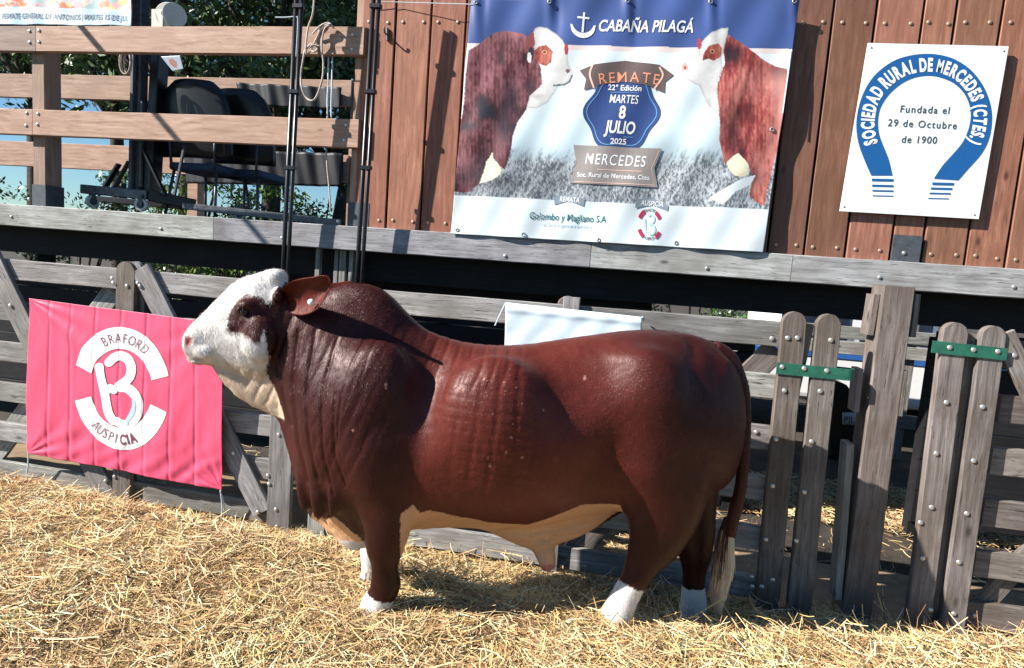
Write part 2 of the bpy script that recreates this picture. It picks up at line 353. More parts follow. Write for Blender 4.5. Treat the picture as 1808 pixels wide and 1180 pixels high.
# middle panel
G2 = empty('wooden_gate', (X(1000, 950), FY, -.1), 'long slatted wooden gate behind the bull with two tall end boards and a green strap', 'gate')
x0 = X(552, 900); x1 = X(1385, 700)
rails(G2, x0, x1, mat='grey', breaks=(X(975, 800),), slope=.004)
px_plank(G2, 'post', (578, 520), (556, 962), 32, FY-.034, .034, 'grey')
px_plank(G2, 'post', (1003, 523), (962, 1022), 36, FY+.032, .03, 'greybrown', True)
px_plank(G2, 'post', (1010, 525), (968, 1022), 30, FY-.033, .03, 'grey', False)
px_plank(G2, 'brace', (1005, 985), (1372, 615), 40, FY+.032, .028, 'greybrown')
px_plank(G2, 'brace', (590, 545), (955, 1000), 36, FY+.032, .028, 'grey')
px_plank(G2, 'end_board', (1405, 551), (1352, 1092), 44, FY-.045, .045, 'greybrown', True)
px_plank(G2, 'end_board', (1466, 555), (1409, 1098), 45, FY-.045, .045, 'greybrown', True)
px_plank(G2, 'packing_strip', (1430, 572), (1400, 712), 17, FY-.01, .03, 'greybrown')
px_plank(G2, 'packing_strip', (1378, 960), (1368, 1060), 17, FY-.01, .03, 'greybrown')
def strap(parent, a_, b_, wpx, Y, loop):
    A = at(*a_, Y); B = at(*b_, Y); hw = wpx/2*np.linalg.norm(at(a_[0], a_[1]+1, Y)-at(*a_, Y)); mb = MB()
    path = [A, B]
    if loop: 
        d = (B-A)/np.linalg.norm(B-A)
        for q in np.linspace(0, math.pi, 9)[1:]: path.append(B+d*math.sin(q)*.03+np.array([0, .03*(1-math.cos(q)), 0]))
        path.append(path[-1]-d*.05)
    V = []; F = []
    for i, p in enumerate(path):
        t = path[min(i+1, len(path)-1)]-path[max(i-1, 0)]; t /= np.linalg.norm(t); nn = np.array([t[1], -t[0], 0]); 
        for dz, dn in ((-hw, 0), (hw, 0), (hw, .006), (-hw, .006)): V.append(p+np.array([0, 0, dz])+nn*dn)
    for i in range(len(path)-1):
        for k in range(4): F.append([i*4+k, i*4+(k+1) % 4, i*4+4+(k+1) % 4, i*4+4+k])
    F += [[3, 2, 1, 0], [len(V)-4+k for k in range(4)]]
    mb.add(V, F); o = mb.build('hinge_strap', M['green'], parent)
    return o
strap(G2, (1371, 650), (1497, 662), 20, FY-.047, True)
for p in ((1381, 648), (1420, 651), (1460, 655), (1391, 597), (1408, 597), (1467, 601), (1385, 690), (1448, 691), (1370, 776), (1433, 780), (1364, 858), (1420, 869), (1352, 953), (1406, 955), (1327, 1019), (1364, 1024), (1345, 1036), (1328, 1036)):
    bolt(G2, at(p[0], p[1], FY-.052 if p[1] < 665 and p[1] > 640 else FY-.046))
for p in ((1363, 598), (990, 1000), (1335, 763)): bolt(G2, at(p[0], p[1], FY-.002))
# main post
PO = empty('wooden_post', (X(1520, 1060), FY, -.13), 'thick squared timber post with side boards between the two hinged gates', 'post')
px_plank(PO, 'shaft', (1589, 506), (1510, 1105), 56, FY+.02, .16, 'greybrown', tint=(.9, .86, .86))
px_plank(PO, 'side_board', (1549, 520), (1537, 592), 13, FY+.05, .1, 'greybrown')
px_plank(PO, 'side_board', (1622, 520), (1613, 596), 10, FY+.05, .1, 'grey')
px_plank(PO, 'side_board', (1520, 652), (1512, 728), 10, FY+.04, .1, 'greybrown')
px_plank(PO, 'side_board', (1597, 655), (1588, 735), 14, FY+.022, .1, 'greybrown')
px_plank(PO, 'side_board', (1502, 785), (1480, 1060), 14, FY+.03, .1, 'grey')
px_plank(PO, 'side_board', (1572, 793), (1540, 1060), 12, FY+.024, .1, 'greybrown')
# right gate
G3 = empty('wooden_gate', (X(1720, 1080), FY, -.1), 'slatted gate at the right edge with two round-topped boards and a green strap', 'gate')
px_plank(G3, 'end_board', (1690, 570), (1622, 1105), 46, FY-.045, .045, 'greybrown', True)
px_plank(G3, 'end_board', (1758, 576), (1681, 1118), 46, FY-.045, .045, 'greybrown', True)
px_plank(G3, 'packing_strip', (1719, 590), (1650, 1100), 22, FY, .03, 'greybrown')
strap(G3, (1645, 612), (1777, 626), 21, FY-.047, False)
xr0 = X(1740, 900)
for (v0, v1) in ((604, 650), (699, 747), (792, 842), (884, 937), (975, 1030), (1068, 1122)):
    A = at(1775, (v0+v1)/2, FY); mb = MB(); plank(mb, (X(1766, 720), A[2]), (X(1990, 900), A[2]+.004), .135, FY, .035); mb.build('rail', M['greybrown'], G3)
px_plank(G3, 'brace', (1775, 590), (1900, 850), 40, FY-.034, .03, 'greybrown')
px_plank(G3, 'brace', (1722, 1088), (1868, 925), 36, FY+.037, .03, 'greybrown')
for p in ((1677, 614), (1719, 618), (1762, 621)): bolt(G3, at(p[0], p[1], FY-.052))
for p in ((1671, 711), (1735, 719), (1653, 801), (1719, 814), (1645, 896), (1707, 907), (1629, 986), (1693, 993), (1643, 1077), (1684, 1084), (1625, 923)): bolt(G3, at(p[0], p[1], FY-.046))
for p in ((1791, 628), (1721, 1087)): bolt(G3, at(p[0], p[1], FY-.035 if p[0] > 1780 else FY-.002))
# ------------------------------------------------------------------ stage
PY = 4.2
ZT, ZB = 1.789, 1.616
ST = empty('wooden_stage', (0, PY+1, -.13), 'raised timber stage with a weathered grey front beam', 'stage')
xs = [X(-300, 400, PY), X(377, 400, PY), X(1041, 470, PY), X(1397, 480, PY), X(2050, 500, PY)]
for a_, b_ in zip(xs[:-1], xs[1:]):
    mb = MB(); plank(mb, (a_+.002, (ZT+ZB)/2), (b_-.002, (ZT+ZB)/2), ZT-ZB, PY, .06, ch=.006); mb.build('front_beam', M['beam'], ST)
for p in ((20, 383), (284, 404), (498, 420), (892, 452), (1248, 474), (1553, 490), (1790, 507)): bolt(ST, at(p[0], p[1], PY-.001))
mb = MB(); 
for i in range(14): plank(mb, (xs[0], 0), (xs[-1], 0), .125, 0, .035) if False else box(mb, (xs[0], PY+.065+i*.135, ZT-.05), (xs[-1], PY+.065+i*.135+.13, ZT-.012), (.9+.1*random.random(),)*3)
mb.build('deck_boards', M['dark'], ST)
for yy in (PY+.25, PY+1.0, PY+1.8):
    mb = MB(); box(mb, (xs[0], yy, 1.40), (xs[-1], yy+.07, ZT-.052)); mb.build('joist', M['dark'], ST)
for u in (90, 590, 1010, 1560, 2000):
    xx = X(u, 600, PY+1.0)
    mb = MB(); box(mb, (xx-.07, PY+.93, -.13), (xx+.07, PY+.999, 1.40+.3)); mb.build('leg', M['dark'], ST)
mb = MB()   # short packing timbers seen under the beam
for (u0, v0, u1, v1, w_) in ((562, 440, 556, 520, 9), (594, 448, 590, 520, 8), (605, 452, 601, 520, 12), (620, 452, 616, 520, 8)):
    A, B = at(u0, v0, PY+.1), at(u1, v1, PY+.1); plank(mb, (B[0], B[2]-.5), (A[0], A[2]+.1), w_*.0042, PY+.1, .04)
mb.build('upright_slat', M['grey'], ST)
# dark plank wall that closes the back of the understage
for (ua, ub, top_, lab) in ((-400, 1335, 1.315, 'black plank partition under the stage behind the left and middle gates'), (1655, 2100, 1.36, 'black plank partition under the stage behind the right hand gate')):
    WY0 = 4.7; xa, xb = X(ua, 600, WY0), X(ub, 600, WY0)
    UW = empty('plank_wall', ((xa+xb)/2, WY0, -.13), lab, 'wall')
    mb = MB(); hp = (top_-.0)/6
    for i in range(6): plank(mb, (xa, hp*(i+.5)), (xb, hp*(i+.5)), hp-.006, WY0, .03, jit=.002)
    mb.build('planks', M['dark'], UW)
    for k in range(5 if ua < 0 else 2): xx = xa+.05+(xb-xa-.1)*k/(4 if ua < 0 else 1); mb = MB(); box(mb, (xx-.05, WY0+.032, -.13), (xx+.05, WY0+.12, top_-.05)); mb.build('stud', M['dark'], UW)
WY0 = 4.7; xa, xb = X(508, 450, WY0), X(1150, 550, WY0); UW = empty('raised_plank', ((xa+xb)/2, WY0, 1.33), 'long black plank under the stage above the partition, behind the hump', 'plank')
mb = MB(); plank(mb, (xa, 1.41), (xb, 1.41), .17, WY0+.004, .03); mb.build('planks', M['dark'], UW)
# back railing of the stage
BY = 6.0
BRG = empty('stage_railing', (-3.5, BY, ZT-.02), 'sunlit wooden railing along the far edge of the stage', 'railing')
def zat(u, v, Y): return at(u, v, Y)[2]
for (va, vb) in ((132, 174), (253, 297), (15, 55)):
    za, zb = zat(110, va, BY), zat(110, vb, BY); mb = MB(); plank(mb, (X(-300, 200, BY), (za+zb)/2), (X(618, 200, BY), (za+zb)/2), za-zb, BY, .05)
    if va > 100: mb.build('rail', M['rail'], BRG)
for u in (-95, 335, 622):
    xx = X(u, 250, BY); mb = MB(); box(mb, (xx-.06, BY+.052, ZT-.03), (xx+.06, BY+.17, 3.3)); mb.build('post', M['rail'], BRG)
# front railing
FR = empty('stage_railing', (-3, PY, ZT), 'reddish wooden railing along the front edge of the stage with bolted joints', 'railing')
z1t, z1b = 3.149, zat(64, 91, PY); z2t, z2b = 2.528, 2.333
xj = X(63, 70, PY); xj2 = X(57, 215, PY)
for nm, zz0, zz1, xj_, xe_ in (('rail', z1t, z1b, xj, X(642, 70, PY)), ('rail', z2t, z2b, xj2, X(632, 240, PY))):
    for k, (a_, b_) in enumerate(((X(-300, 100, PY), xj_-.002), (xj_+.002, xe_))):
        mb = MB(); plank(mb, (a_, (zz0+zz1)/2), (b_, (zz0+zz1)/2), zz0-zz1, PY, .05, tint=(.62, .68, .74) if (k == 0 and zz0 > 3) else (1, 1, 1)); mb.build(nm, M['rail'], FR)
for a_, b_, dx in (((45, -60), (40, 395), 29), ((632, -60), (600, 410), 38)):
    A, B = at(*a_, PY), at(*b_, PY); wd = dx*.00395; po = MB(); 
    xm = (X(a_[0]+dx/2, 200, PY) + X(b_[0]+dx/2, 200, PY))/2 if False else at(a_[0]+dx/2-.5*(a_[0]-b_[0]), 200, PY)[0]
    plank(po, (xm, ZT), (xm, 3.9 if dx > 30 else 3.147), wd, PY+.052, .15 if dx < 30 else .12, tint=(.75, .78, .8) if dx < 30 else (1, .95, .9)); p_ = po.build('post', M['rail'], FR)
    mb = MB(); hh = .17; box(mb, (xm-wd/2-.006, PY+.046, ZT), (xm+wd/2+.006, PY+.214, ZT+hh)); mb.build('post_shoe', M['boot'], p_)
for p in ((52, 55), (69, 54), (52, 75), (69, 74), (47, 200), (67, 201), (46, 222), (66, 220), (623, 62), (622, 87), (611, 221), (608, 248)): bolt(FR, at(p[0], p[1], PY-.001))
for p in ((51, 352), (597, 391)): bolt(FR, at(p[0], p[1], PY+.045))
# board wall
WY = PY+.05
BW = empty('board_wall', (1.8, WY, ZT), 'wall of upright reddish hardwood boards with bolt heads above the stage beam', 'wall')
edges = [646, 705.5, 768, 830]+[830+64.4*k for k in range(1, 9)]+[1410, 1478, 1554, 1637, 1695, 1776, 1851, 1930, 2010]
ex = []
for e in edges:
    lean = -.014-.0855*e/1000; ex.append(at(e+lean*200, 200, WY)[0])
tints = [(1.1, .95, .9), (1.15, 1.05, 1.0), (1.0, .85, .8)]
for i, (a_, b_) in enumerate(zip(ex[:-1], ex[1:])):
    k = random.uniform(.72, 1.25); tn = (k*random.uniform(.95, 1.08), k, k*random.uniform(.92, 1.02))
    if i < 3: tn = tuple(t*1.12 for t in tints[i])
    mb = MB(); dy = random.uniform(-.004, .004); plank(mb, ((a_+b_)/2, ZT-.06), ((a_+b_)/2, 3.95), b_-a_-.014, WY+dy, .03, tint=tn, jit=.0008); mb.build('board', M['board'], BW)
    wd = b_-a_
    for zz in (3.195, 1.848):
        for q in (.22, .78):
            if zz > 3 and 4 < i < 11: continue
            bolt(BW, (a_+wd*q+random.uniform(-.006, .006), WY+dy-.001, zz+random.uniform(-.006, .006)), rusty=True)
mb = MB(); box(mb, (ex[0], WY+.055, ZT), (ex[-1], WY+.06, 3.95), (.3, .3, .3)); box(mb, (ex[0], WY+.036, 1.9), (ex[-1], WY+.053, 2.0), (.3, .3, .3)); mb.build('backing', M['dark'], BW)
A = at(1577, 414, WY-.03); B = at(1622, 457, WY-.03); mb = MB(); box(mb, (at(1574, 435, WY)[0], WY-.022, ZT-.01), (at(1624, 435, WY)[0], WY-.006, A[2])); mb.build('metal_plate', M['boot'], BW)
bolt(BW, at(1596, 447, WY-.023))
# ------------------------------------------------------------------ flat graphics on cloth, vinyl and board
def text2d(body, size=1.0, bold=0., shear=0., sx=1.0, space=1.0, align='CENTER'):
    if bold <= 0 or 'M' not in body: return text_raw(body, size, bold, shear, sx, space, align)
    b = min(.022, bold/size*.6); G = [(.07-b, -b), (.07-b, .69+b), (.17+.3*b, .69+b), (.39, .41+1.2*b), (.61-.3*b, .69+b), (.71+b, .69+b), (.71+b, -b), (.61-b, -b), (.61-b, .53-1.6*b), (.40+.2*b, .265-1.2*b), (.38-.2*b, .265-1.2*b), (.17+b, .53-1.6*b), (.17+b, -b)]
    full = text_raw(body, size, 0, 0, 1, space, 'LEFT')[0]; wid = max(x for x, y in full); V = []; F = []
    for i, ch in enumerate(body):
        if ch == ' ': continue
        right = max(x for x, y in text_raw(body[:i+1], size, 0, 0, 1, space, 'LEFT')[0]); V1, F1 = text_raw(ch, size, 0, 0, 1, 1, 'LEFT'); r1 = max(x for x, y in V1)
        if ch == 'M': V1, F1 = [(x*size, y*size) for x, y in G], [tuple(range(len(G)))]
        else: V1, F1 = text_raw(ch, size, bold, 0, 1, 1, 'LEFT')
        n0 = len(V); V += [(x+right-r1, y) for x, y in V1]; F += [tuple(n0+k for k in f) for f in F1]
    dx = (wid+min(x for x, y in full))/2 if align == 'CENTER' else 0
    return [((x-dx+y*shear)*sx, y) for x, y in V], F
def text_raw(body, size=1.0, bold=0., shear=0., sx=1.0, space=1.0, align='CENTER'):
    cu = bpy.data.curves.new('t', 'FONT'); cu.body = body; cu.size = size; cu.align_x = align; cu.align_y = 'BOTTOM_BASELINE'; cu.shear = shear; cu.offset = bold; cu.space_character = space; cu.resolution_u = 4
    o = bpy.data.objects.new('t', cu); C.objects.link(o); bpy.context.view_layer.update(); dg = bpy.context.evaluated_depsgraph_get()
    me = bpy.data.meshes.new_from_object(o.evaluated_get(dg)); V = [(v.co.x*sx, v.co.y) for v in me.vertices]; F = [tuple(p.vertices) for p in me.polygons]
    bpy.data.objects.remove(o); bpy.data.curves.remove(cu); bpy.data.meshes.remove(me); return V, F
class Surf:
    def __init__(s, Y, wave): s.Y = Y; s.wave = wave
    def pt(s, u, v, off=0.):
        P = at(u, v, s.Y).copy(); P[1] += s.wave(P[0], P[2], u, v) - off; return P
def decal(S, name, V, F, mat, parent, off, cell=14, label=None):
    bm = bmesh.new(); vs = [bm.verts.new((x, y, 0)) for x, y in V]
    for f in F:
        try: bm.faces.new([vs[i] for i in f])
        except ValueError: pass
    bmesh.ops.triangulate(bm, faces=bm.faces[:])
    if cell:
        xs_ = [x for x, y in V]; ys_ = [y for x, y in V]
        for lo, hi, ax in ((min(xs_), max(xs_), 0), (min(ys_), max(ys_), 1)):
            k = math.ceil(lo/cell)*cell
            while k < hi:
                co = [0, 0, 0]; co[ax] = k; no = [0, 0, 0]; no[ax] = 1
                bmesh.ops.bisect_plane(bm, geom=bm.verts[:]+bm.edges[:]+bm.faces[:], plane_co=co, plane_no=no); k += cell
    bmesh.ops.triangulate(bm, faces=bm.faces[:])
    for v in bm.verts:
        P = S.pt(v.co.x, v.co.y, off); v.co = P
    for f in bm.faces:
        f.normal_update()
        if f.normal.y > 0: f.normal_flip()
    me = bpy.data.meshes.new(name); bm.to_mesh(me); bm.free(); o = link(name, me, mat, parent)
    if label: o['label'] = label
    return o
def poly(S, name, pts, mat, parent, off, cell=14): return decal(S, name, pts, [list(range(len(pts)))], mat, parent, off, cell)
def stroke(pts, w, closed=False):
    """ribbon polygon mesh along 2D points"""
    P = [np.array(p, float) for p in pts]; V = []; F = []; n_ = len(P); ws = w if hasattr(w, '__len__') else [w]*n_
    for i in range(n_):
        a_, b_ = (P[(i-1) % n_], P[(i+1) % n_]) if closed else (P[max(i-1, 0)], P[min(i+1, n_-1)])
        t = (b_-a_)/(np.linalg.norm(b_-a_)+1e-9); nn = np.array([-t[1], t[0]])*ws[i]/2; V += [tuple(P[i]+nn), tuple(P[i]-nn)]
    for i in range(n_ if closed else n_-1): j = (i+1) % n_; F.append([2*i, 2*i+1, 2*j+1, 2*j])
    return V, F
def txt(S, parent, body, cx, cy, h, mat, off, ex=(1, .045), ey=(.11, -1), name='lettering', cell=5, **k):
    """h = cap height in photo pixels; (cx,cy)=baseline centre"""
    V, F = text2d(body, size=h/.70, **k); V = [(cx+x*ex[0]+y*ey[0], cy+x*ex[1]+y*ey[1]) for x, y in V]; return decal(S, name, V, F, mat, parent, off, cell)
def arc_text(S, parent, body, cen, a0, a1, rad, h, mat, off, ax=(1, .05), ay=(.12, -1), inward=False, bold=0, sx=1.0, name='lettering'):
    """letters on a circle in a sheared frame; angles in degrees, 90 = top"""
    n_ = len(body); allV = []; allF = []
    ws = []
    for ch in body:
        V, F = text2d(ch if ch != ' ' else 'i', size=h/.70, bold=bold, sx=sx); ws.append((max(x for x, y in V)-min(x for x, y in V) if ch not in ' ' else h*.35)+h*.16)
    tot = sum(ws); acc = 0
    for ch, wv_ in zip(body, ws):
        t = (acc+wv_/2)/tot; acc += wv_
        if ch == ' ': continue
        a_ = R(a0+(a1-a0)*t); V, F = text2d(ch, size=h/.70, bold=bold, sx=sx)
        rr = rad if not hasattr(rad, '__len__') else rad
        er = np.array([math.cos(a_), math.sin(a_)]); et = np.array([math.sin(a_), -math.cos(a_)])
        if inward: er2, et2 = -er, -et
        else: er2, et2 = er, et
        b_ = len(allV)
        for x, y in V:
            q = er*rad+et2*x+er2*y; allV.append((cen[0]+q[0]*ax[0]+q[1]*ay[0], cen[1]+q[0]*ax[1]+q[1]*ay[1]))
        allF += [[b_+i for i in f] for f in F]
    return decal(S, name, allV, allF, mat, parent, off, 5)
def ink(name, col, rough=.5): return plain(name, col, rough=rough, var=.04, bump=0, spec=.3)
I = {'white': ink('white ink', (.85, .86, .86)), 'blue': ink('royal blue ink', (.012, .105, .31)), 'navy': ink('navy ink', (.035, .07, .22)), 'brown': ink('brown ribbon ink', (.14, .10, .095)), 'orange': ink('orange ink', (.85, .34, .20)),
     'taupe': ink('taupe ink', (.30, .265, .25)), 'greytag': ink('grey tag ink', (.24, .29, .34)), 'teal': ink('teal ink', (.02, .17, .17)), 'crimson': ink('crimson ink', (.45, .03, .09)), 'dark': ink('dark ink', (.06, .08, .09)), 'peach': ink('peach ink', (.85, .55, .45)),
     'fold': ink('plum ink', (.22, .07, .12)), 'paleblue': ink('pale blue ink', (.45, .62, .75)), 'thin': ink('thin maroon ink', (.30, .10, .15)), 'skyblue': ink('light blue ink', (.15, .35, .62))}
def sheet(S, name, corners, nu, nv, colf, mat, parent):
    """rectangular sheet; corners TL,TR,BR,BL in photo pixels; colf(u_px, v_px, a, b)->rgb"""
    TL, TR, BR_, BL = [np.array(c, float) for c in corners]; A, B = np.meshgrid(np.linspace(0, 1, nu), np.linspace(0, 1, nv))
    U = (TL[0]*(1-A)+TR[0]*A)*(1-B)+(BL[0]*(1-A)+BR_[0]*A)*B; Vv = (TL[1]*(1-A)+TR[1]*A)*(1-B)+(BL[1]*(1-A)+BR_[1]*A)*B
    D = FX[None, None]*FPX+RX*(U-W0/2)[..., None]-UX*(Vv-H0/2)[..., None]; P = CAM+D*(S.Y/D[..., 1])[..., None]
    P[..., 1] += S.wave(P[..., 0], P[..., 2], U, Vv); V = P.reshape(-1, 3); i = np.arange((nu-1)*(nv-1)); r = i//(nu-1); c = i % (nu-1); a_ = r*nu+c
    F = np.stack([a_, a_+nu, a_+nu+1, a_+1], -1); me = np_mesh(name, V, F, colf(U, Vv, A, B).reshape(-1, 3), smooth=True)
    o = link(name, me, mat, parent); sm = o.modifiers.new('thickness', 'SOLIDIFY'); sm.thickness = .002; sm.offset = -1; return o
def vinyl(name, rough, spec=.5, trans=0):
    m, n, b = newmat(name); a = N(n, 'ShaderNodeAttribute', attribute_name='tint'); n.links.new(a.outputs[0], b.inputs['Base Color']); b.inputs['Roughness'].default_value = rough; b.inputs['Specular IOR Level'].default_value = spec
    return m
M['vinyl'] = vinyl('printed vinyl', .38); M['cloth'] = vinyl('satin cloth', .55, .4); M['panel'] = vinyl('painted panel', .35)
# --- big banner
BA = empty('vinyl_banner', at(1080, 430, PY-.03), 'large blue and white auction banner with two bulls facing each other, on the board wall', 'banner')
def bwave(x, z, u, v):
    a_ = (u-835)/575.; b_ = v/440.
    w_ = .010*np.sin(x*9+z*3)*(.4+.6*b_)+.006*np.sin(x*21-z*9)+.004*np.sin(z*17+x*5)
    for g_ in (842, 971, 1108, 1254, 1400): w_ = w_-.012*np.exp(-((u-g_)/9)**2-((v-4)/50)**2)+.006*np.exp(-((u-g_-14)/8)**2-((v-10)/60)**2)
    edge = -.05*sst(.93, 1.0, a_)*sst(.2, .7, b_)*(1-.4*sst(.8, 1, b_))
    return w_*.8-.02+edge
SB = Surf(PY, bwave)
Z = lambda pts: [(780+x/2.566, y/2.566) for x, y in pts]
LB = Z([(125, 235), (150, 222), (175, 205), (205, 178), (240, 155), (275, 147), (310, 147), (370, 160), (390, 172), (405, 162), (420, 140), (415, 190), (425, 250), (450, 310), (458, 385), (400, 440), (385, 500), (345, 560), (325, 620), (318, 680), (300, 745), (290, 772), (270, 760), (245, 740), (215, 735), (200, 760), (180, 830), (120, 875), (60, 870), (66, 700), (75, 600), (100, 500)])
LHd = Z([(412, 165), (425, 135), (445, 126), (480, 133), (520, 160), (550, 190), (566, 225), (572, 250), (575, 300), (592, 325), (593, 345), (575, 372), (560, 385), (530, 392), (512, 425), (480, 470), (430, 495), (388, 493), (400, 440), (456, 388), (450, 300), (425, 250), (418, 200)])
LP = Z([(412, 240), (440, 215), (475, 208), (505, 240), (500, 285), (475, 305), (440, 290), (425, 270)]); LE = Z([(400, 165), (418, 150), (425, 200), (410, 235), (405, 260), (385, 235), (385, 195)])
LC = Z([(205, 735), (222, 712), (232, 690), (240, 725), (258, 745), (275, 775), (262, 800), (225, 820), (172, 834), (190, 790)])
RB = Z([(1292, 160), (1312, 172), (1350, 195), (1400, 235), (1460, 280), (1510, 305), (1562, 318), (1560, 500), (1530, 640), (1500, 750), (1470, 870), (1460, 935), (1425, 918), (1392, 885), (1405, 805), (1388, 750), (1342, 698), (1300, 735), (1283, 755), (1268, 700), (1255, 640), (1258, 560), (1250, 480), (1245, 400), (1262, 340), (1283, 285), (1272, 230)])
RHd = Z([(1165, 235), (1172, 205), (1190, 180), (1220, 155), (1265, 135), (1297, 132), (1292, 165), (1275, 230), (1265, 270), (1272, 310), (1250, 370), (1246, 430), (1256, 505), (1240, 512), (1205, 482), (1185, 440), (1165, 395), (1140, 385), (1110, 368), (1088, 345), (1084, 305), (1098, 285), (1140, 275), (1162, 255)])
RP = Z([(1180, 282), (1186, 245), (1208, 215), (1250, 203), (1268, 222), (1262, 262), (1230, 280), (1205, 272)]); RC = Z([(1287, 740), (1312, 715), (1340, 698), (1385, 745), (1388, 795), (1360, 805), (1325, 800), (1298, 772)])
RL = Z([(1210, 900), (1290, 850), (1350, 815), (1420, 795), (1395, 840), (1330, 870), (1270, 930)])
def fur(u, v, base, hi, lo, sc_=1.):
    a_ = fbm(u*.035*sc_+3, v*.02*sc_+8, 4); b_ = fbm(u*.16+1, v*.06, 3); c_ = fbm(u*.5, v*.18, 2)
    t = np.clip((a_-.36)*2.3+(b_-.5)*.8+(c_-.5)*.7+.12*np.sin(u*.9+4*a_), 0, 1)[..., None]; k = np.clip((.42-a_)*6, 0, 1)[..., None]
    return (np.array(base)*(1-t)+np.array(hi)*t)*(1-k)+np.array(lo)*k
def bcol(u, v, A, B):
    yb = v-(u-830)*.018; c = np.zeros(u.shape+(3,)); L_ = lambda *k: np.array(k)
    g_ = fbm(u*.012+4, v*.015+2, 3)[..., None]; c[:] = L_(.66, .80, .83)*(.86+.28*g_)
    up = (1-sst(90, 280, v))[..., None]; c = c*(1-up*.6)+L_(.80, .86, .86)*up*.6
    blur = sst(215, 300, v+10*fbm(u*.03, v*.01, 2)-5)[..., None]; c = c*(1-blur*.55)+L_(.25, .34, .42)*blur*.55
    gs = fbm(u*.22+v*.1, v*.07+u*.03, 3); gs2 = fbm(u*.6, v*.22, 3); gr = sst(262, 292, v-8*(gs-.5)*4+(u-1080)*.0)[..., None]
    gs3 = fbm(u*1.1+v*.5, v*.35, 2); tx = np.clip((gs-.5)*1.6+(gs2-.5)*2.2+(gs3-.5)*1.6+.42, 0, 1)[..., None]; c = c*(1-gr)+(L_(.10, .115, .13)*(1-tx)+L_(.50, .54, .57)*tx)*gr
    dk = np.exp(-(((u-905)/90)**2+((v-325)/22)**2))[..., None]; c = c*(1-.5*dk)
    q = yb < 79; c[q] = (L_(.055, .095, .27)*(.85+.35*g_))[q]; q = (yb >= 79) & (yb < 88); c[q] = (.78, .66, .62)
    for P_, kw in ((LB, dict(base=(.08, .012, .014), hi=(.33, .13, .14), lo=(.012, .010, .016))), (RB, dict(base=(.26, .035, .03), hi=(.62, .22, .18), lo=(.05, .02, .025)))):
        q = inpoly(u+1.2*(fbm(u*.5, v*.5, 2)-.5), v, P_); f_ = fur(u, v, **kw); c[q] = f_[q]
    # dark underside of the left animal, folds
    q = inpoly(u, v, LB)
    for (x_, y_, sx_, sy_, k_) in ((825, 225, 26, 9, .85), (890, 225, 16, 40, .8), (858, 285, 20, 26, .7), (903, 175, 16, 30, .7), (832, 310, 22, 26, .6)):
        d_ = k_*np.exp(-(((u-x_)/sx_)**2+((v-y_)/sy_)**2))[..., None]*q[..., None]; c = c*(1-d_)+L_(.015, .02, .03)*d_
    q = inpoly(u, v, RB)
    for (x_, y_, sx_, sy_, k_) in ((1292, 240, 12, 46, .75), (1302, 90, 10, 14, .8), (1325, 315, 26, 14, .5)):
        d_ = k_*np.exp(-(((u-x_)/sx_)**2+((v-y_)/sy_)**2))[..., None]*q[..., None]; c = c*(1-d_)+L_(.03, .01, .015)*d_
    for (x_, y_, sx_, sy_, k_) in ((1385, 205, 16, 40, .7), (1375, 150, 30, 30, .4)):
        d_ = k_*np.exp(-(((u-x_)/sx_)**2+((v-y_)/sy_)**2))[..., None]*q[..., None]; c = c*(1-d_)+L_(.85, .45, .38)*d_
    st = .5+.5*np.sin((u*.9+v*.28)*.42+3*fbm(u*.03, v*.03, 2)); d_ = (.35*st*np.exp(-((u-1310)/35)**2))[..., None]*q[..., None]; c = c*(1-d_)
    for P_, ed in ((LHd, 1), (RHd, 1)):
        q = inpoly(u, v, P_); e_ = edist(u, v, P_)[..., None]; h_ = L_(.82, .80, .77)*(.80+.2*fbm(u*.12, v*.12, 3))[..., None]*(1-.45*np.exp(-e_/2.0)); c[q] = h_[q]
    for (x_, y_, sx_, sy_, k_, P_) in ((948, 172, 14, 5, .5, LHd), (1262, 160, 14, 8, .35, RHd), (1252, 182, 5, 12, .4, RHd)):
        d_ = k_*np.exp(-(((u-x_)/sx_)**2+((v-y_)/sy_)**2))[..., None]*inpoly(u, v, P_)[..., None]; c = c*(1-d_)+L_(.25, .22, .2)*d_
    for P_ in (LP, RP):
        q = inpoly(u, v, P_); f_ = fur(u, v, (.30, .05, .035), (.52, .17, .11), (.12, .03, .02), 2.5); c[q] = f_[q]
    q = inpoly(u, v, LE); c[q] = (.30, .08, .07)
    for (x_, y_, r_) in ((962, 94, 3.2), (1257, 93, 3.2)):
        d_ = np.hypot((u-x_)/1.5, v-y_); c[d_ < r_] = (.75, .35, .2); c[d_ < r_*.6] = (.03, .01, .01)
    for (x_, y_, sx_, sy_, co) in ((1001, 90, 3.5, 10, (.45, .05, .09)), (1234, 80, 4, 10, (.40, .05, .07)), (1003, 127, 4, 3.5, (.2, .12, .12)), (1209, 121, 6, 7, (.75, .38, .3)), (1209, 122, 2.6, 3, (.3, .08, .07)), (938, 97, 5, 12, (.04, .03, .05)), (935, 103, 4, 9, (.85, .8, .78)), (813, 209, 3, 2.5, (.8, .7, .72))):
        c[np.hypot((u-x_)/sx_, (v-y_)/sy_) < 1] = co
    d_ = edist(u, v, Z([(592, 345), (580, 375), (555, 388), (510, 392)]), False); c[d_ < 1.5] = (.10, .12, .14)
    for P_ in (LC, RC, RL):
        q = inpoly(u+2*(fbm(u*.4, v*.4, 2)-.5), v, P_); f_ = L_(.78, .72, .52)*(.75+.4*fbm(u*.2+3, v*.2, 3))[..., None]; c[q] = f_[q]
    q = inpoly(u, v, RL); c[q] = (.72, .78, .80)
    yb2 = v-(345+(u-800)*.0475); q = yb2 > 0; c[q] = (L_(.76, .84, .86)*(.93+.12*g_))[q]
    return c
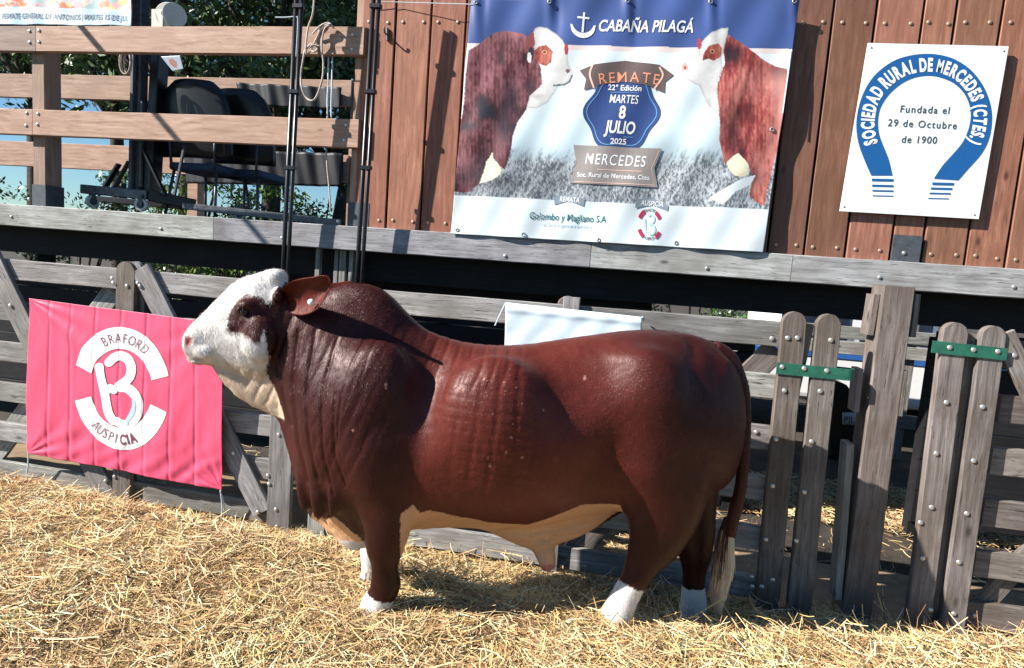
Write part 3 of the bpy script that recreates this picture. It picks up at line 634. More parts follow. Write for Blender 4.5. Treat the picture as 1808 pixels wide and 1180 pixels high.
SHB = sheet(SB, 'vinyl_sheet', [(834, 2), (1411, -2), (1346, 446), (797, 413)], 470, 350, bcol, M['vinyl'], BA)
t = txt
t(SB, BA, 'CABAÑA PILAGÁ', 1139, 58.5, 20, I['white'], .003, ex=(1, .02), shear=.12, sx=.765, bold=.55, name='lettering')
# anchor-like emblem: cross over a crescent
cx0, cy0 = 1030, 47
V1, F1 = stroke([(1032, 25), (1029, 60)], 3.6); V2, F2 = stroke([(1020, 33.5), (1041, 35)], 3.4); F2 = [[i+len(V1) for i in f] for f in F2]
V3 = [(1008, 45)]+[(cx0+math.cos(R(a_))*21.5, 49+math.sin(R(a_))*21) for a_ in range(170, 5, -15)]+[(1052, 47)]+[(cx0+math.cos(R(a_))*19, 42+math.sin(R(a_))*19) for a_ in range(15, 170, 15)]
F3 = [[i+len(V1)+len(V2) for i in range(len(V3))]]
decal(SB, 'emblem', V1+V2+V3, F1+F2+F3, I['white'], BA, .003, 6)
# badge
bp_ = []
for a_ in np.linspace(0, 2*math.pi, 73)[:-1]:
    r_ = 1+.065*math.cos(6*a_); x_ = math.cos(a_)*r_*64; y_ = -math.sin(a_)*r_*66; bp_.append((1098+x_+(-y_)*.10*-1*-1, 200+y_+x_*.03))
poly(SB, 'badge', bp_, I['navy'], BA, .0030, 8)
V_, F_ = stroke([(1098+(x-1098)*.90, 200+(y-200)*.90) for x, y in bp_], 1.6, True); decal(SB, 'badge_outline', V_, F_, I['skyblue'], BA, .0044, 6)
rib = Z([(625, 325), (690, 300), (830, 280), (985, 300), (1050, 345), (1010, 375), (1008, 425), (945, 395), (830, 375), (720, 390), (645, 415), (655, 365)])
poly(SB, 'ribbon', rib, I['brown'], BA, .0048, 8)
for pts in ([(685, 300), (672, 345), (690, 405)], [(985, 310), (1000, 350), (962, 408)]):
    V_, F_ = stroke(smooth_path(Z(pts), 5), 3.2); decal(SB, 'ribbon_edge', V_, F_, I['peach'], BA, .0062, 8)
arc_text(SB, BA, 'REMATE', (1107, 447), 100.9, 80.2, 300, 18, I['orange'], .0064, ax=(1, .02), ay=(.02, -1), bold=.12, sx=.95)
t(SB, BA, '22° Edición', 1103, 161.5, 9.5, I['white'], .0045, bold=.25, sx=.95)
t(SB, BA, 'MARTES', 1101, 184, 15, I['white'], .0045, shear=.1, sx=.66, bold=.1)
t(SB, BA, '8', 1098, 211, 22, I['white'], .0045, sx=.75, bold=.9)
t(SB, BA, 'JULIO', 1094.5, 237, 21, I['white'], .0045, shear=.1, sx=.68, bold=.8)
t(SB, BA, '2025', 1091.5, 256, 9.5, I['white'], .0045, bold=.3, sx=1.05)
for (a_, b_) in (((852, 423), (893, 427)), ((755, 622), (868, 626)), ((765, 423), (850, 423))):
    V_, F_ = stroke(Z([a_, b_]), 1); decal(SB, 'rule', V_, F_, I['skyblue'], BA, .0045, 0)
poly(SB, 'plaque', Z([(598, 660), (998, 678), (962, 765), (978, 852), (580, 832), (612, 745)]), I['taupe'], BA, .0052, 8)
V_, F_ = stroke(Z([(985, 686), (950, 765), (964, 842), (600, 826)]), 1.2); decal(SB, 'plaque_outline', V_, F_, I['peach'], BA, .0062, 8)
V_, F_ = stroke(Z([(705, 772), (908, 780)]), 1.2); decal(SB, 'rule', V_, F_, I['peach'], BA, .0062, 8)
t(SB, BA, 'MERCEDES', 1086, 293.5, 19, I['white'], .0064, ex=(1, .045), shear=.1, sx=.74, bold=.12, space=1.15)
t(SB, BA, 'Soc. Rural de Mercedes, Ctes.', 1083.5, 316, 8, I['white'], .0064, bold=.15, sx=.93)
for nm, pts, tx, c_ in (('tag', [(510, 890), (575, 880), (650, 905), (643, 937), (575, 912), (512, 930)], 'REMATA', (1006, 357.5)), ('tag', [(880, 905), (950, 900), (1027, 935), (1022, 957), (950, 930), (876, 945)], 'AUSPICIA', (1151, 364.5))):
    poly(SB, 'ribbon_tag', Z(pts), I['greytag'], BA, .0032, 8); t(SB, BA, tx, c_[0], c_[1], 9, I['white'], .0046, ex=(1, .08), shear=.05, sx=.72, bold=.15)
t(SB, BA, 'Golombo y Magliano S.A', 1003, 390.5, 12, I['teal'], .003, sx=.78, bold=.12, ex=(1, .05))
t(SB, BA, 'Consignatarios', 1001, 401.5, 5.5, I['paleblue'], .003, shear=.4, sx=1.5, space=1.2, ex=(1, .05))
def bmark(S, parent, cx, cy, s, mats, off, lean=.06, slope=.09):
    """broken-ring emblem with an open letter shape; unit radius 1 -> s pixels"""
    f = lambda x, y: (cx+(x+y*lean)*s, cy+(-y+x*slope)*s*1.32)
    def ring(a0, a1, r0, r1): return [f(math.cos(R(a_))*r1, math.sin(R(a_))*r1) for a_ in np.linspace(a0, a1, 26)]+[f(math.cos(R(a_))*r0, math.sin(R(a_))*r0) for a_ in np.linspace(a1, a0, 26)]
    return f, ring
f, ring = bmark(SB, BA, 1147, 397.5, 22, None, 0)
for a0, a1 in ((28, 62), (120, 158), (203, 238), (305, 335)):
    poly(SB, 'emblem_arc', ring(a0, a1, .74, 1.02), I['crimson'], BA, .003, 8)
B1 = [(-.12, .50), (.08, .62), (.30, .52), (.34, .30), (.20, .10), (.00, .02), (.26, .0), (.42, -.18), (.40, -.42), (.20, -.58), (-.05, -.55), (-.20, -.42)]
V_, F_ = stroke(smooth_path([f(x, y) for x, y in B1], 4), 3.0); decal(SB, 'emblem_letter', V_, F_, I['paleblue'], BA, .003, 0)
V_, F_ = stroke([f(x, y) for x, y in [(-.42, .35), (-.36, -.1), (-.25, -.5)]], 3.0); decal(SB, 'emblem_letter', V_, F_, I['paleblue'], BA, .003, 0)
arc_text(SB, BA, 'BRAFORD', (1147.5, 397.5), 118, 64, 19.5, 4.6, I['dark'], .003, ax=(1, .08), ay=(.06, -1.2)); arc_text(SB, BA, 'AUSPICIA', (1147, 397.5), 240, 300, 22.5, 4.6, I['dark'], .003, ax=(1, .08), ay=(.06, -1.2), inward=True)
for (u_, v_) in ((842, 8), (971, 7), (1108, 6), (1254, 6), (1400, 7), (1362, 230), (808, 406), (925, 414), (1057, 424), (1193, 429)):
    P = SB.pt(u_, v_, .004); mb = MB(); rg = []
    for k in range(9):
        a_ = k*math.pi/4; rg.append(P+np.array([math.cos(a_)*.011, 0, math.sin(a_)*.011]))
    tube(mb, rg, .003, 6); mb.build('eyelet', M['bolt'], BA, True)
mb = MB(); tube(mb, smooth_path([at(1400, 60, PY-.01), at(1393, 120, PY-.03), at(1382, 200, PY-.04)], 5), .004, 6); mb.build('edge_cord', M['twine'], BA)
# --- horseshoe sign
SG = empty('painted_sign', at(1605, 380, PY), 'white rectangular sign with a blue horseshoe emblem, on the upright boards at right', 'sign')
SS = Surf(PY+.012, lambda x, z, u, v: 0*x)
def scol(u, v, A, B): return np.ones(u.shape+(3,))*np.array((.80, .85, .86))*(.96+.06*fbm(u*.02, v*.03, 2))[..., None]
o = sheet(SS, 'sign_panel', [(1533, 76), (1781, 82), (1728, 387), (1483, 373)], 8, 8, scol, M['panel'], SG); o.modifiers['thickness'].thickness = .012; o.data.polygons.foreach_set('use_smooth', np.zeros(len(o.data.polygons), bool))
Q = lambda pts: [(1340+x/2.36, y/2.36) for x, y in pts]
outer = Q([(467, 732), (440, 670), (415, 600), (405, 530), (412, 460), (432, 395), (465, 335), (510, 288), (570, 250), (640, 230), (710, 225), (775, 234), (835, 258), (890, 300), (930, 352), (957, 412), (970, 475), (966, 545), (950, 600), (920, 650), (875, 700), (830, 752)])
inner = Q([(728, 745), (765, 690), (810, 640), (850, 590), (875, 530), (882, 475), (872, 425), (850, 385), (815, 350), (770, 328), (715, 316), (655, 322), (605, 342), (560, 375), (525, 415), (502, 460), (495, 510), (500, 560), (520, 615), (540, 665), (556, 732)])
V_ = outer+inner; no, ni = len(outer), len(inner)
def resamp(P, n_):
    P = np.array(P); d_ = np.r_[0, np.cumsum(np.hypot(*np.diff(P, axis=0).T))]; s_ = np.linspace(0, d_[-1], n_); return list(zip(np.interp(s_, d_, P[:, 0]), np.interp(s_, d_, P[:, 1])))
so_ = resamp(smooth_path(outer, 4), 70); si_ = resamp(smooth_path(inner[::-1], 4), 70)
V_ = so_+si_; F_ = [[k, k+1, 70+k+1, 70+k] for k in range(69)]; decal(SS, 'horseshoe', V_, F_, I['blue'], SG, .002, 0)
for k in range(4):
    y_ = [752, 776, 797, 818][k]; V_, F_ = stroke(Q([(470+k, y_-2), (560, y_)]), 4.6-1.0*k); decal(SS, 'horseshoe_bar', V_, F_, I['blue'], SG, .002, 0)
    y_ = [768, 788, 808, 829][k]; V_, F_ = stroke(Q([(722-6*k, y_-2), (812-7*k, y_)]), 4.6-1.0*k); decal(SS, 'horseshoe_bar', V_, F_, I['blue'], SG, .002, 0)
# lettering along the shoe: follow the mid line
mid = [((a_[0]+b_[0])/2, (a_[1]+b_[1])/2) for a_, b_ in zip(so_, si_)]; P = np.array(mid); dd = np.r_[0, np.cumsum(np.hypot(*np.diff(P, axis=0).T))]; tot = dd[-1]
word = 'SOCIEDAD RURAL DE MERCEDES (CTES.)'; hh = 22.0; s0, s1 = tot*.105, tot*.855; ws = []
for ch in word:
    if ch == ' ': ws.append(hh*.26)
    else: V0, F0 = text2d(ch, size=hh/.70, bold=1.5, sx=.62); ws.append(max(x for x, y in V0)-min(x for x, y in V0)+hh*.09)
sc2 = (s1-s0)/sum(ws); acc = s0; allV, allF = [], []
for ch, w_ in zip(word, ws):
    m_ = acc+w_*sc2/2; acc += w_*sc2
    if ch == ' ': continue
    V0, F0 = text2d(ch, size=hh/.70, bold=1.5, sx=.62); c_ = np.array([np.interp(m_, dd, P[:, 0]), np.interp(m_, dd, P[:, 1])]); c2 = np.array([np.interp(m_+3, dd, P[:, 0]), np.interp(m_+3, dd, P[:, 1])]); c1 = np.array([np.interp(m_-3, dd, P[:, 0]), np.interp(m_-3, dd, P[:, 1])])
    t_ = (c2-c1)/np.linalg.norm(c2-c1); n_ = np.array([t_[1], -t_[0]]); b_ = len(allV)
    for x, y in V0: q = c_+t_*x*min(sc2, 1.1)*(.84 if ch == 'M' else .96)+n_*(y-hh/2); allV.append(tuple(q))
    allF += [[b_+i for i in f_] for f_ in F0]
decal(SS, 'lettering', allV, allF, I['white'], SG, .0035, 0)
t(SS, SG, 'Fundada el', 1632, 200, 12.5, I['dark'], .002, ex=(1, .03), ey=(.16, -1), sx=.95, space=1.2, bold=.2)
t(SS, SG, '29 de Octubre', 1627.5, 225.5, 12.5, I['dark'], .002, ex=(1, .045), ey=(.16, -1), sx=.95, space=1.2, bold=.2)
t(SS, SG, 'de 1900', 1622, 253, 12.5, I['dark'], .002, ex=(1, .03), ey=(.16, -1), sx=.95, space=1.15, bold=.2)
for p in ((1538, 84), (1772, 90), (1720, 379), (1490, 365)): 
    o_ = bolt(SG, SS.pt(p[0], p[1], .001)); o_.scale = (.45, .45, .45)
# --- pink flag
def fwave(x, z, u, v):
    a_ = (u-48)/345.; b_ = (v-530-(u-48)*.12)/280.
    w_ = .005*np.sin(x*8+z*5)+.0025*np.sin(x*31-z*14+1.2)*np.clip(b_, 0, 1)**2
    for s_ in SEAMS: w_ = w_+.0035*np.exp(-((u-s_+b_*4)/2.4)**2)-.0012*np.exp(-((u-s_+b_*4-6)/5.0)**2)
    r_ = (1-a_)*0+np.exp(-((a_-.05-b_*.9)/.05)**2)*.010*np.clip(1-b_, 0, 1)+np.exp(-((a_-.98+b_*.35)/.05)**2)*.010*b_
    sg = .02*np.sin(np.clip(b_, 0, 1)*math.pi)
    fl = .003*np.sin(u*.11+v*.19+4*fbm(u*.02, v*.02, 2))*sst(.72, 1, b_)*(.4+.6*fbm(u*.03, v*.03, 2))
    for (cx_, cy_, dx_, dy_, k_) in ((52, 527, 1, .62, 9), (398, 572, -1, .75, 8), (48, 800, 1, -.28, 7), (390, 866, -.8, -.9, 9)):
        px_, py_ = u-cx_, v-cy_; rr_ = np.hypot(px_, py_)+1e-6; an_ = np.arctan2(py_*dx_-px_*dy_, px_*dx_+py_*dy_); w_ = w_+.0045*np.cos(an_*k_*2)*np.exp(-(an_/.55)**2)*np.exp(-rr_/120)*np.clip(rr_/20, 0, 1)
    w_ = w_+.0022*(fbm(u*.05, v*.02, 3)-.5)*2
    return w_-r_-sg*.4+fl
SEAMS = (88, 126, 170, 214, 258, 303, 347)
FL = empty('pink_flag', at(215, 810, FY-.07), 'bright pink flag with a white broken ring emblem tied over the left gate', 'flag')
SF = Surf(FY-.075, fwave)
def fcol(u, v, A, B): return np.ones(u.shape+(3,))*np.array((.80, .095, .19))*(.93+.1*fbm(u*.03, v*.03, 3))[..., None]
# sheet edges sag a little: map corners then bend
TLf, TRf, BRf, BLf = (52, 527), (398, 572), (390, 866), (48, 800)
class SFlag(Surf):
    pass
sheet(SF, 'cloth', [TLf, TRf, BRf, BLf], 300, 220, fcol, M['cloth'], FL)
cx_, cy_ = 216, 686
fm = lambda x, y: (cx_+x+y*-.03*-1, cy_-y+x*.125)
def ringp(a0, a1, r0, r1, ky=1.32): return [fm(math.cos(R(a_))*r1, math.sin(R(a_))*r1*ky) for a_ in np.linspace(a0, a1, 40)], [fm(math.cos(R(a_))*r0, math.sin(R(a_))*r0*ky) for a_ in np.linspace(a0, a1, 40)]
for (a0, a1) in ((17.5, 163), (197, 343)):
    o_, i_ = ringp(a0, a1, 55, 85, 1.27); decal(SF, 'emblem_arc', o_+i_, [[k, k+1, 41+k, 40+k] for k in range(39)], I['white'], FL, .002, 4)
K = lambda pts: [(120+x/4.54, 560+y/4.54) for x, y in pts]
def rstroke(pts, w_):
    P_ = smooth_path(K(pts), 5); V0, F0 = stroke(P_, w_)
    for e_ in (P_[0], P_[-1]):
        b_ = len(V0); V0 = V0+[(e_[0]+math.cos(a_)*w_*.5, e_[1]+math.sin(a_)*w_*.5) for a_ in np.linspace(0, 2*math.pi, 15)[:-1]]; F0 = F0+[list(range(b_, b_+14))]
    return V0, F0
for k_, (pts, w_) in enumerate((([(345, 360), (385, 322), (440, 308), (492, 340), (518, 410), (505, 480), (460, 530), (430, 545)], 16), ([(445, 560), (500, 570), (560, 630), (582, 710), (565, 790), (515, 845), (450, 858), (400, 835)], 16), ([(272, 400), (285, 500), (312, 640), (335, 760), (368, 828)], 16), ([(318, 590), (355, 568), (385, 580)], 15))):
    V_, F_ = rstroke(pts, w_); decal(SF, 'emblem_letter', V_, F_, I['white'], FL, .0026+.0003*k_, 4)
V_, F_ = stroke(smooth_path(K([(538, 640), (550, 700), (530, 770), (495, 820), (490, 870)]), 5), [3, 4, 5, 6, 6, 7, 7, 8, 8, 9, 9, 9, 8, 8, 7, 7, 6, 5, 4, 3, 3]); decal(SF, 'emblem_shade', V_, F_, I['paleblue'], FL, .0042, 4)
def arcw(word, a0, a1, rad, h, mat, inward, bold=0, ky=1.27):
    allV, allF = [], []
    for k, ch in enumerate(word):
        a_ = R(a0+(a1-a0)*(k+.5)/len(word)); V0, F0 = text2d(ch, size=h/.70, bold=bold, sx=.68); p_ = np.array([math.cos(a_)*rad, math.sin(a_)*rad*ky]); et = np.array([math.sin(a_), -math.cos(a_)*ky]); et /= np.linalg.norm(et)
        if inward: et = -et
        er = np.array([-et[1], et[0]]); b_ = len(allV)
        for x, y in V0: q = p_+et*x+er*(y-h/2); allV.append(fm(*q))
        allF += [[b_+i for i in f_] for f_ in F0]
    decal(SF, 'lettering', allV, allF, mat, FL, .004, 4)
arcw('BRAFORD', 122, 52, 70, 17, I['thin'], False, -.25); arcw('AUSPI', 228, 268, 70, 17, I['thin'], True, -.15); arcw('CIA', 271, 293, 70, 17, I['fold'], True, .9)
for (a_, b_) in (((50, 800), (44, 852)), ((389, 866), (391, 918)), ((389, 868), (396, 902))):
    mb = MB(); A = at(*a_, FY-.075); B = at(*b_, FY-.04); tube(mb, smooth_path([A, (A+B)/2+np.array([.008, 0, 0]), B], 4), .004, 6); mb.build('tie', M['twine'], FL)
# --- pale cloth behind the bull
WC = empty('cloth_banner', at(1010, 600, FY-.05), 'pale blue-white cloth tied on the middle gate behind the back of the bull', 'banner')
SW = Surf(FY-.045, lambda x, z, u, v: .003*np.sin(x*9+z*16)+.0015*np.sin(x*40-z*30)+.004*(fbm(u*.02, v*.05, 3)-.5)-.006*np.exp(-((v-545-(u-890)*.1)/6)**2))
sheet(SW, 'cloth', [(893, 534), (1134, 560), (1120, 800), (886, 780)], 90, 90, lambda u, v, A, B: np.ones(u.shape+(3,))*np.array((.68, .80, .86))*(.93+.12*fbm(u*.03, v*.06, 3))[..., None], M['cloth'], WC)
for (a_, b_) in (((893, 535), (874, 575)), ((1134, 560), (1137, 566))):
    mb = MB(); tube(mb, [at(*a_, FY-.045), at(*b_, FY-.02)], .004, 6); mb.build('tie', M['twine'], WC)
# --- upper left banner, behind the top rail
UB = empty('cloth_banner', at(100, 44, PY+.1), 'colourful banner with a pale blue lettered strip above the left railing', 'banner')
SU = Surf(PY+.25, lambda x, z, u, v: .008*np.sin(x*11+z*12)+.004*np.sin(x*27))
def ucol(u, v, A, B):
    n1 = fbm(u*.05+9, v*.08, 3); n2 = fbm(u*.09+1, v*.12+4, 3); n3 = fbm(u*.11+31, v*.1+14, 2); c = np.zeros(u.shape+(3,)); c[:] = (.62, .60, .56)
    for n_, th_, co in ((n1, .55, (.75, .62, .25)), (n2, .56, (.72, .18, .08)), (n3, .6, (.75, .40, .45)), (fbm(u*.07+50, v*.07, 2), .6, (.35, .5, .5))): c[n_ > th_] = co
    q = v > 13+(u)*.016; k = (.5+.5*np.sin(u*.035-v*.12+3*fbm(u*.02, v*.04, 2)))[..., None]; cc = np.array((.50, .70, .82))*(1-k)+np.array((.72, .84, .88))*k; c[q] = cc[q]; return c
sheet(SU, 'cloth', [(-250, -110), (236, -110), (231, 46), (-250, 40)], 240, 90, ucol, M['cloth'], UB)
t(SU, UB, 'REMATE GENERAL DE ANTONIOS | MARTES 15 DE JUL', 113, 34, 9, I['greytag'], .003, ex=(1, .02), sx=.72, bold=.35)
# ------------------------------------------------------------------ steel poles, ropes
for nm, top, bot, lab in (('steel_pole', (531, -60), (503, 500), 'thin black steel pole with a bent hook, left of the other black pole'), ('steel_pole', (668, -60), (634, 500), 'thin black steel pole standing in front of the first wall boards')):
    A, B = at(*top, PY-.16), at(*bot, PY-.10); B2 = B+(B-A)*1.05; B2 = B+(B-A)/abs((B-A)[2])*(B[2]+.12)
    po = empty(nm, B2, lab, 'pole', 'pair of black steel poles')
    mb = MB(); side = np.array([.019, 0, 0]); tube(mb, [A-side, B2-side], .016, 10); mb.build('tube', M['black'], po, True)
    mb = MB(); tube(mb, [A+side, B2+side], .014, 10); mb.build('tube', M['black'], po, True)
    for q in (.12, .38, .62): 
        mb = MB(); Cc = A+(B-A)*q; obar(mb, Cc-np.array([0, 0, .012]), Cc+np.array([0, 0, .012]), .078, .040); mb.build('clamp', M['black'], po)
    if top[0] < 600:
        mb = MB(); tube(mb, smooth_path([at(486, 31, PY-.16), at(505, 31, PY-.16), at(522, 30, PY-.16), at(526, 38, PY-.16), at(523, 100, PY-.15)], 4), .004, 6); mb.build('hook', M['twine'], po)
RO = empty('rope', at(560, 75, PY-.03), 'grey rope looped and knotted over the top rail near the black pole', 'rope')
y_ = PY-.03
for pts in ([(556, -40), (553, 20), (544, 50), (540, 86), (545, 95), (560, 66), (568, 48), (582, 43), (587, 46)], [(587, 46), (576, 48), (570, 62), (568, 85), (571, 110), (569, 140), (560, 168), (551, 178), (540, 172), (533, 155), (531, 135), (534, 112), (538, 90)], [(538, 90), (550, 78), (560, 84), (556, 92), (548, 88), (551, 80), (566, 82)], [(552, 60), (566, 46), (580, 41), (590, 50)]):
    mb = MB(); tube(mb, smooth_path([at(u_, v_, y_-(.012 if k % 2 else 0)) for k, (u_, v_) in enumerate(pts)], 5), .0065, 7); mb.build('strand', M['rope'], RO, True)
RO2 = empty('rope', at(580, 200, PY+.02), 'doubled pale cord hanging down to the second rail beside the corner post', 'rope')
for x_ in (578, 585):
    mb = MB(); tube(mb, smooth_path([at(x_+2, 95, PY+.03), at(x_+1, 150, PY+.03), at(x_, 180, PY+.03), at(x_, 211, PY+.03)], 4), .0055, 7); mb.build('strand', M['twine'], RO2, True)
mb = MB(); tube(mb, smooth_path([at(576, 262, PY+.06), at(578, 300, PY+.06), at(581, 330, PY+.06), at(584, 372, PY+.06)], 4), .0055, 7); mb.build('strand', M['rope'], RO2, True)
a1_, a2_ = at(120, 20, PY)+SUN*1.6, at(490, 455, PY)+SUN*4.6
GR = empty('guy_rope', a1_, 'thick taut rope running high above the left end of the stage', 'rope'); mb = MB(); tube(mb, [a1_, (a1_+a2_)/2, a2_], .022, 10); mb.build('strand', M['rope'], GR, True)
HK = empty('wall_hook', at(684, 62, WY-.04), 'small steel hook bolted to the first wall board above', 'hook')
mb = MB(); tube(mb, [at(684, 50, WY-.01), at(684, 72, WY-.01)], .009, 8); mb.build('plate', M['steel'], HK)
mb = MB(); P = at(684, 62, WY-.01); tube(mb, smooth_path([P, P+np.array([0, -.05, 0]), P+np.array([0, -.06, .03])], 4), .006, 8); mb.build('prong', M['steel'], HK, True)
mb = MB(); tube(mb, [at(655, 3, WY-.03), at(700, 4, WY-.02), at(836, 8, PY-.03)], .0025, 6); o = mb.build('wire', M['twine'], BA)
# ------------------------------------------------------------------ lifting cart with winch
CT = empty('mast_cart', at(235, 362, PY+.35), 'dark steel wheeled cart with a mast and cream hand winch behind the railing', 'cart')
CY = PY+.35
def cb(name, a_, b_, w_, h_, mat, ya=None, yb=None, parent=CT):
    mb = MB(); obar(mb, at(*a_, ya or CY), at(*b_, yb or ya or CY), w_, h_); return mb.build(name, M[mat], parent)
cb('frame_bar', (146, 334), (262, 345), .05, .075, 'steel'); cb('frame_bar', (262, 345), (345, 362), .05, .09, 'black', CY, CY+.25)
cb('frame_bar', (160, 350), (330, 366), .05, .05, 'black', CY+.3); cb('frame_bar', (325, 364), (600, 394), .04, .055, 'steel', CY+.12)
cb('mast', (250, -60), (243, 345), .10, .09, 'steel', CY+.1); cb('mast', (292, -60), (268, 345), .13, .08, 'black', CY+.16)
cb('mast_rail', (236, 95), (231, 338), .035, .03, 'boot', CY+.03); cb('mast_rail', (251, 180), (248, 330), .022, .02, 'boot', CY+.02)
cb('stay', (228, 285), (200, 335), .045, .012, 'boot', CY+.02); cb('stay', (252, 262), (292, 345), .03, .02, 'black', CY+.02); cb('stay', (326, 258), (308, 345), .022, .02, 'boot', CY+.05); cb('stay', (210, 290), (180, 340), .05, .02, 'black', CY+.1)
def wheel(c_, yy, axis_side):
    w_ = bpy.data.objects.new('caster', None); P = at(*c_, yy); C.objects.link(w_); w_.parent = CT; w_.location = Vector(P)-CT.location
    mb = MB(); rr = .052; ax = np.array([.95, -.3, 0]) if axis_side else np.array([.25, -.97, 0]); ax /= np.linalg.norm(ax); e1 = np.array([0, 0, 1.]); e2 = np.cross(ax, e1); V = []; F = []; n_ = 20
    prof = [(-.018, .6), (-.018, .92), (-.012, 1), (.012, 1), (.018, .92), (.018, .6)]
    for h_, r_ in prof:
        for k in range(n_): a_ = 2*math.pi*k/n_; V.append(P+ax*h_+(e1*math.cos(a_)+e2*math.sin(a_))*rr*r_)
    for q in range(5):
        for k in range(n_): F.append([q*n_+k, q*n_+(k+1) % n_, (q+1)*n_+(k+1) % n_, (q+1)*n_+k])
    mb.add(V, F); 
    def lk(nm, mt, mb_): o_ = mb_.build(nm, mt); o_.parent = w_; o_.matrix_parent_inverse = Matrix.Translation(-Vector(P)); return o_
    lk('tyre', M['cream'], mb); mb = MB(); tube(mb, [P-ax*.017, P+ax*.017], rr*.62, 16); lk('hub', M['boot'], mb)
    mb = MB(); obar(mb, P+ax*.024+np.array([0, 0, .08]), P+ax*.024-np.array([0, 0, .01]), .03, .005, upv=tuple(ax)); obar(mb, P-ax*.024+np.array([0, 0, .08]), P-ax*.024-np.array([0, 0, .01]), .03, .005, upv=tuple(ax)); obar(mb, P-ax*.026+np.array([0, 0, .08]), P+ax*.026+np.array([0, 0, .08]), .03, .006); lk('fork', M['steel'], mb)
wheel((163, 356), CY, True); wheel((250, 362), CY-.02, False); wheel((420, 380), CY+.3, True)
# winch
mb = MB(); cw = at(296, 26, CY-.02)
def disc(mb, c_, r_, th, ax, n_=28, hole=()):
    ax = np.array(ax, float); ax /= np.linalg.norm(ax); e1 = np.cross(ax, (0, 0, 1.)); e1 /= np.linalg.norm(e1); e2 = np.cross(ax, e1); V = []; F = []
    for h_, q in ((-th/2, r_*.96), (-th/2+.003, r_), (th/2-.003, r_), (th/2, r_*.96)):
        for k in range(n_): a_ = 2*math.pi*k/n_; V.append(c_+ax*h_+(e1*math.cos(a_)+e2*math.sin(a_))*q)
    for q in range(3):
        for k in range(n_): F.append([q*n_+k, q*n_+(k+1) % n_, (q+1)*n_+(k+1) % n_, (q+1)*n_+k])
    F += [list(range(n_))[::-1], [3*n_+k for k in range(n_)]]; mb.add(V, F)
disc(mb, cw, .095, .02, (.25, -1, .1)); wn = mb.build('winch_drum', M['cream'], CT)
mb = MB(); disc(mb, cw+np.array([.08, -.02, -.01]), .09, .012, (.85, -.6, 0)); mb.build('winch_drum', M['cream'], CT)
mb = MB(); box(mb, cw+np.array([-.12, -.03, -.13]), cw+np.array([-.02, .03, .03])); mb.build('winch_body', M['cream'], CT)
mb = MB(); disc(mb, cw+np.array([0, -.025, .0]), .03, .012, (.25, -1, .1), 16); box(mb, cw+np.array([.0, -.03, -.12]), cw+np.array([.05, -.02, -.03])); mb.build('winch_hub', M['black'], CT)
mb = MB()
for k in range(5):
    c_ = at(226, 112, CY-.03)+np.array([random.uniform(-.01, .01), -.01*k, random.uniform(-.01, .01)]); rg = [c_+np.array([math.cos(a_)*(.035+.004*k), 0, math.sin(a_)*(.085+.004*k)]) for a_ in np.linspace(0, 2*math.pi, 20)]; tube(mb, rg, .005, 6)
mb.build('cable_coil', M['rope'], CT, True)
for dx_, dz_, r_ in ((.0, .055, .014), (.048, .02, .012), (-.045, .03, .012), (.03, -.045, .014)):
    mb = MB(); disc(mb, cw+np.array([dx_, -.0115, dz_]), r_, .004, (.25, -1, .1), 14); mb.build('drum_hole', M['black'], CT)
# leaflet
SL = Surf(CY-.0, lambda x, z, u, v: 0*x)
LF = empty('leaflet', at(300, 124, CY), 'small printed card with blue border tucked beside the mast', 'card')
sheet(SL, 'card', [(284, 100), (318, 98), (324, 122), (305, 126)], 24, 20, lambda u, v, A, B: np.where((np.hypot((A-.45)/.3, (B-.5)/.4) < .8+.3*(fbm(u*.3, v*.3, 2)-.5))[..., None], np.array((.35, .16, .12)), np.array((.35, .42, .52)))*np.ones(u.shape+(3,)), M['panel'], LF)
# chairs on the stage
def chair(c_, yy, lab, s=1.0):
    zb = ZT-.012; P = at(*c_, yy); bx, by = P[0], yy; ch = empty('stage_chair', (bx, by, zb), lab, 'chair', 'dark chairs on the stage'); zs = zb+.44
    mb = MB(); V = []; F = []; nx, nz = 13, 11
    for side in (0, 1):
        for j in range(nz):
            for i in range(nx):
                a_ = i/(nx-1)*2-1; b_ = j/(nz-1); wv_ = .34*math.sqrt(max(0, 1-(max(0, b_-.35)/.72)**2.6)) ; V.append((bx+a_*wv_*s, by-.22-.05*b_+.05*a_*a_+side*.05, zs+.08+b_*.62*s))
    for side in (0, 1):
        for j in range(nz-1):
            for i in range(nx-1): k = side*nx*nz+j*nx+i; F.append([k, k+1, k+nx+1, k+nx])
    rim = [i for i in range(nx)]+[j*nx+nx-1 for j in range(1, nz)]+[(nz-1)*nx+i for i in range(nx-2, -1, -1)]+[j*nx for j in range(nz-2, 0, -1)]
    for q in range(len(rim)): a_, b_ = rim[q], rim[(q+1) % len(rim)]; F.append([a_, b_, b_+nx*nz, a_+nx*nz])
    mb.add(V, F); mb.build('backrest', M['black'], ch, True)
    mb = MB(); box(mb, (bx-.24, by-.2, zs-.03), (bx+.24, by+.26, zs+.04)); o_ = mb.build('seat', M['seatblue'], ch); bv = o_.modifiers.new('b', 'BEVEL'); bv.width = .03; bv.segments = 3
    for sx_ in (-1, 1):
        for sy_ in (-1, 1): mb = MB(); tube(mb, [(bx+sx_*.2, by+.03+sy_*.2, zs-.03), (bx+sx_*.24, by+.03+sy_*.26, zb)], .013, 8); mb.build('leg', M['steel'], ch, True)
    for sx_ in (-1, 1): mb = MB(); tube(mb, [(bx+sx_*.2, by-.2, zs-.02), (bx+sx_*.22, by-.215, zs+.3)], .012, 8); mb.build('back_support', M['steel'], ch, True)
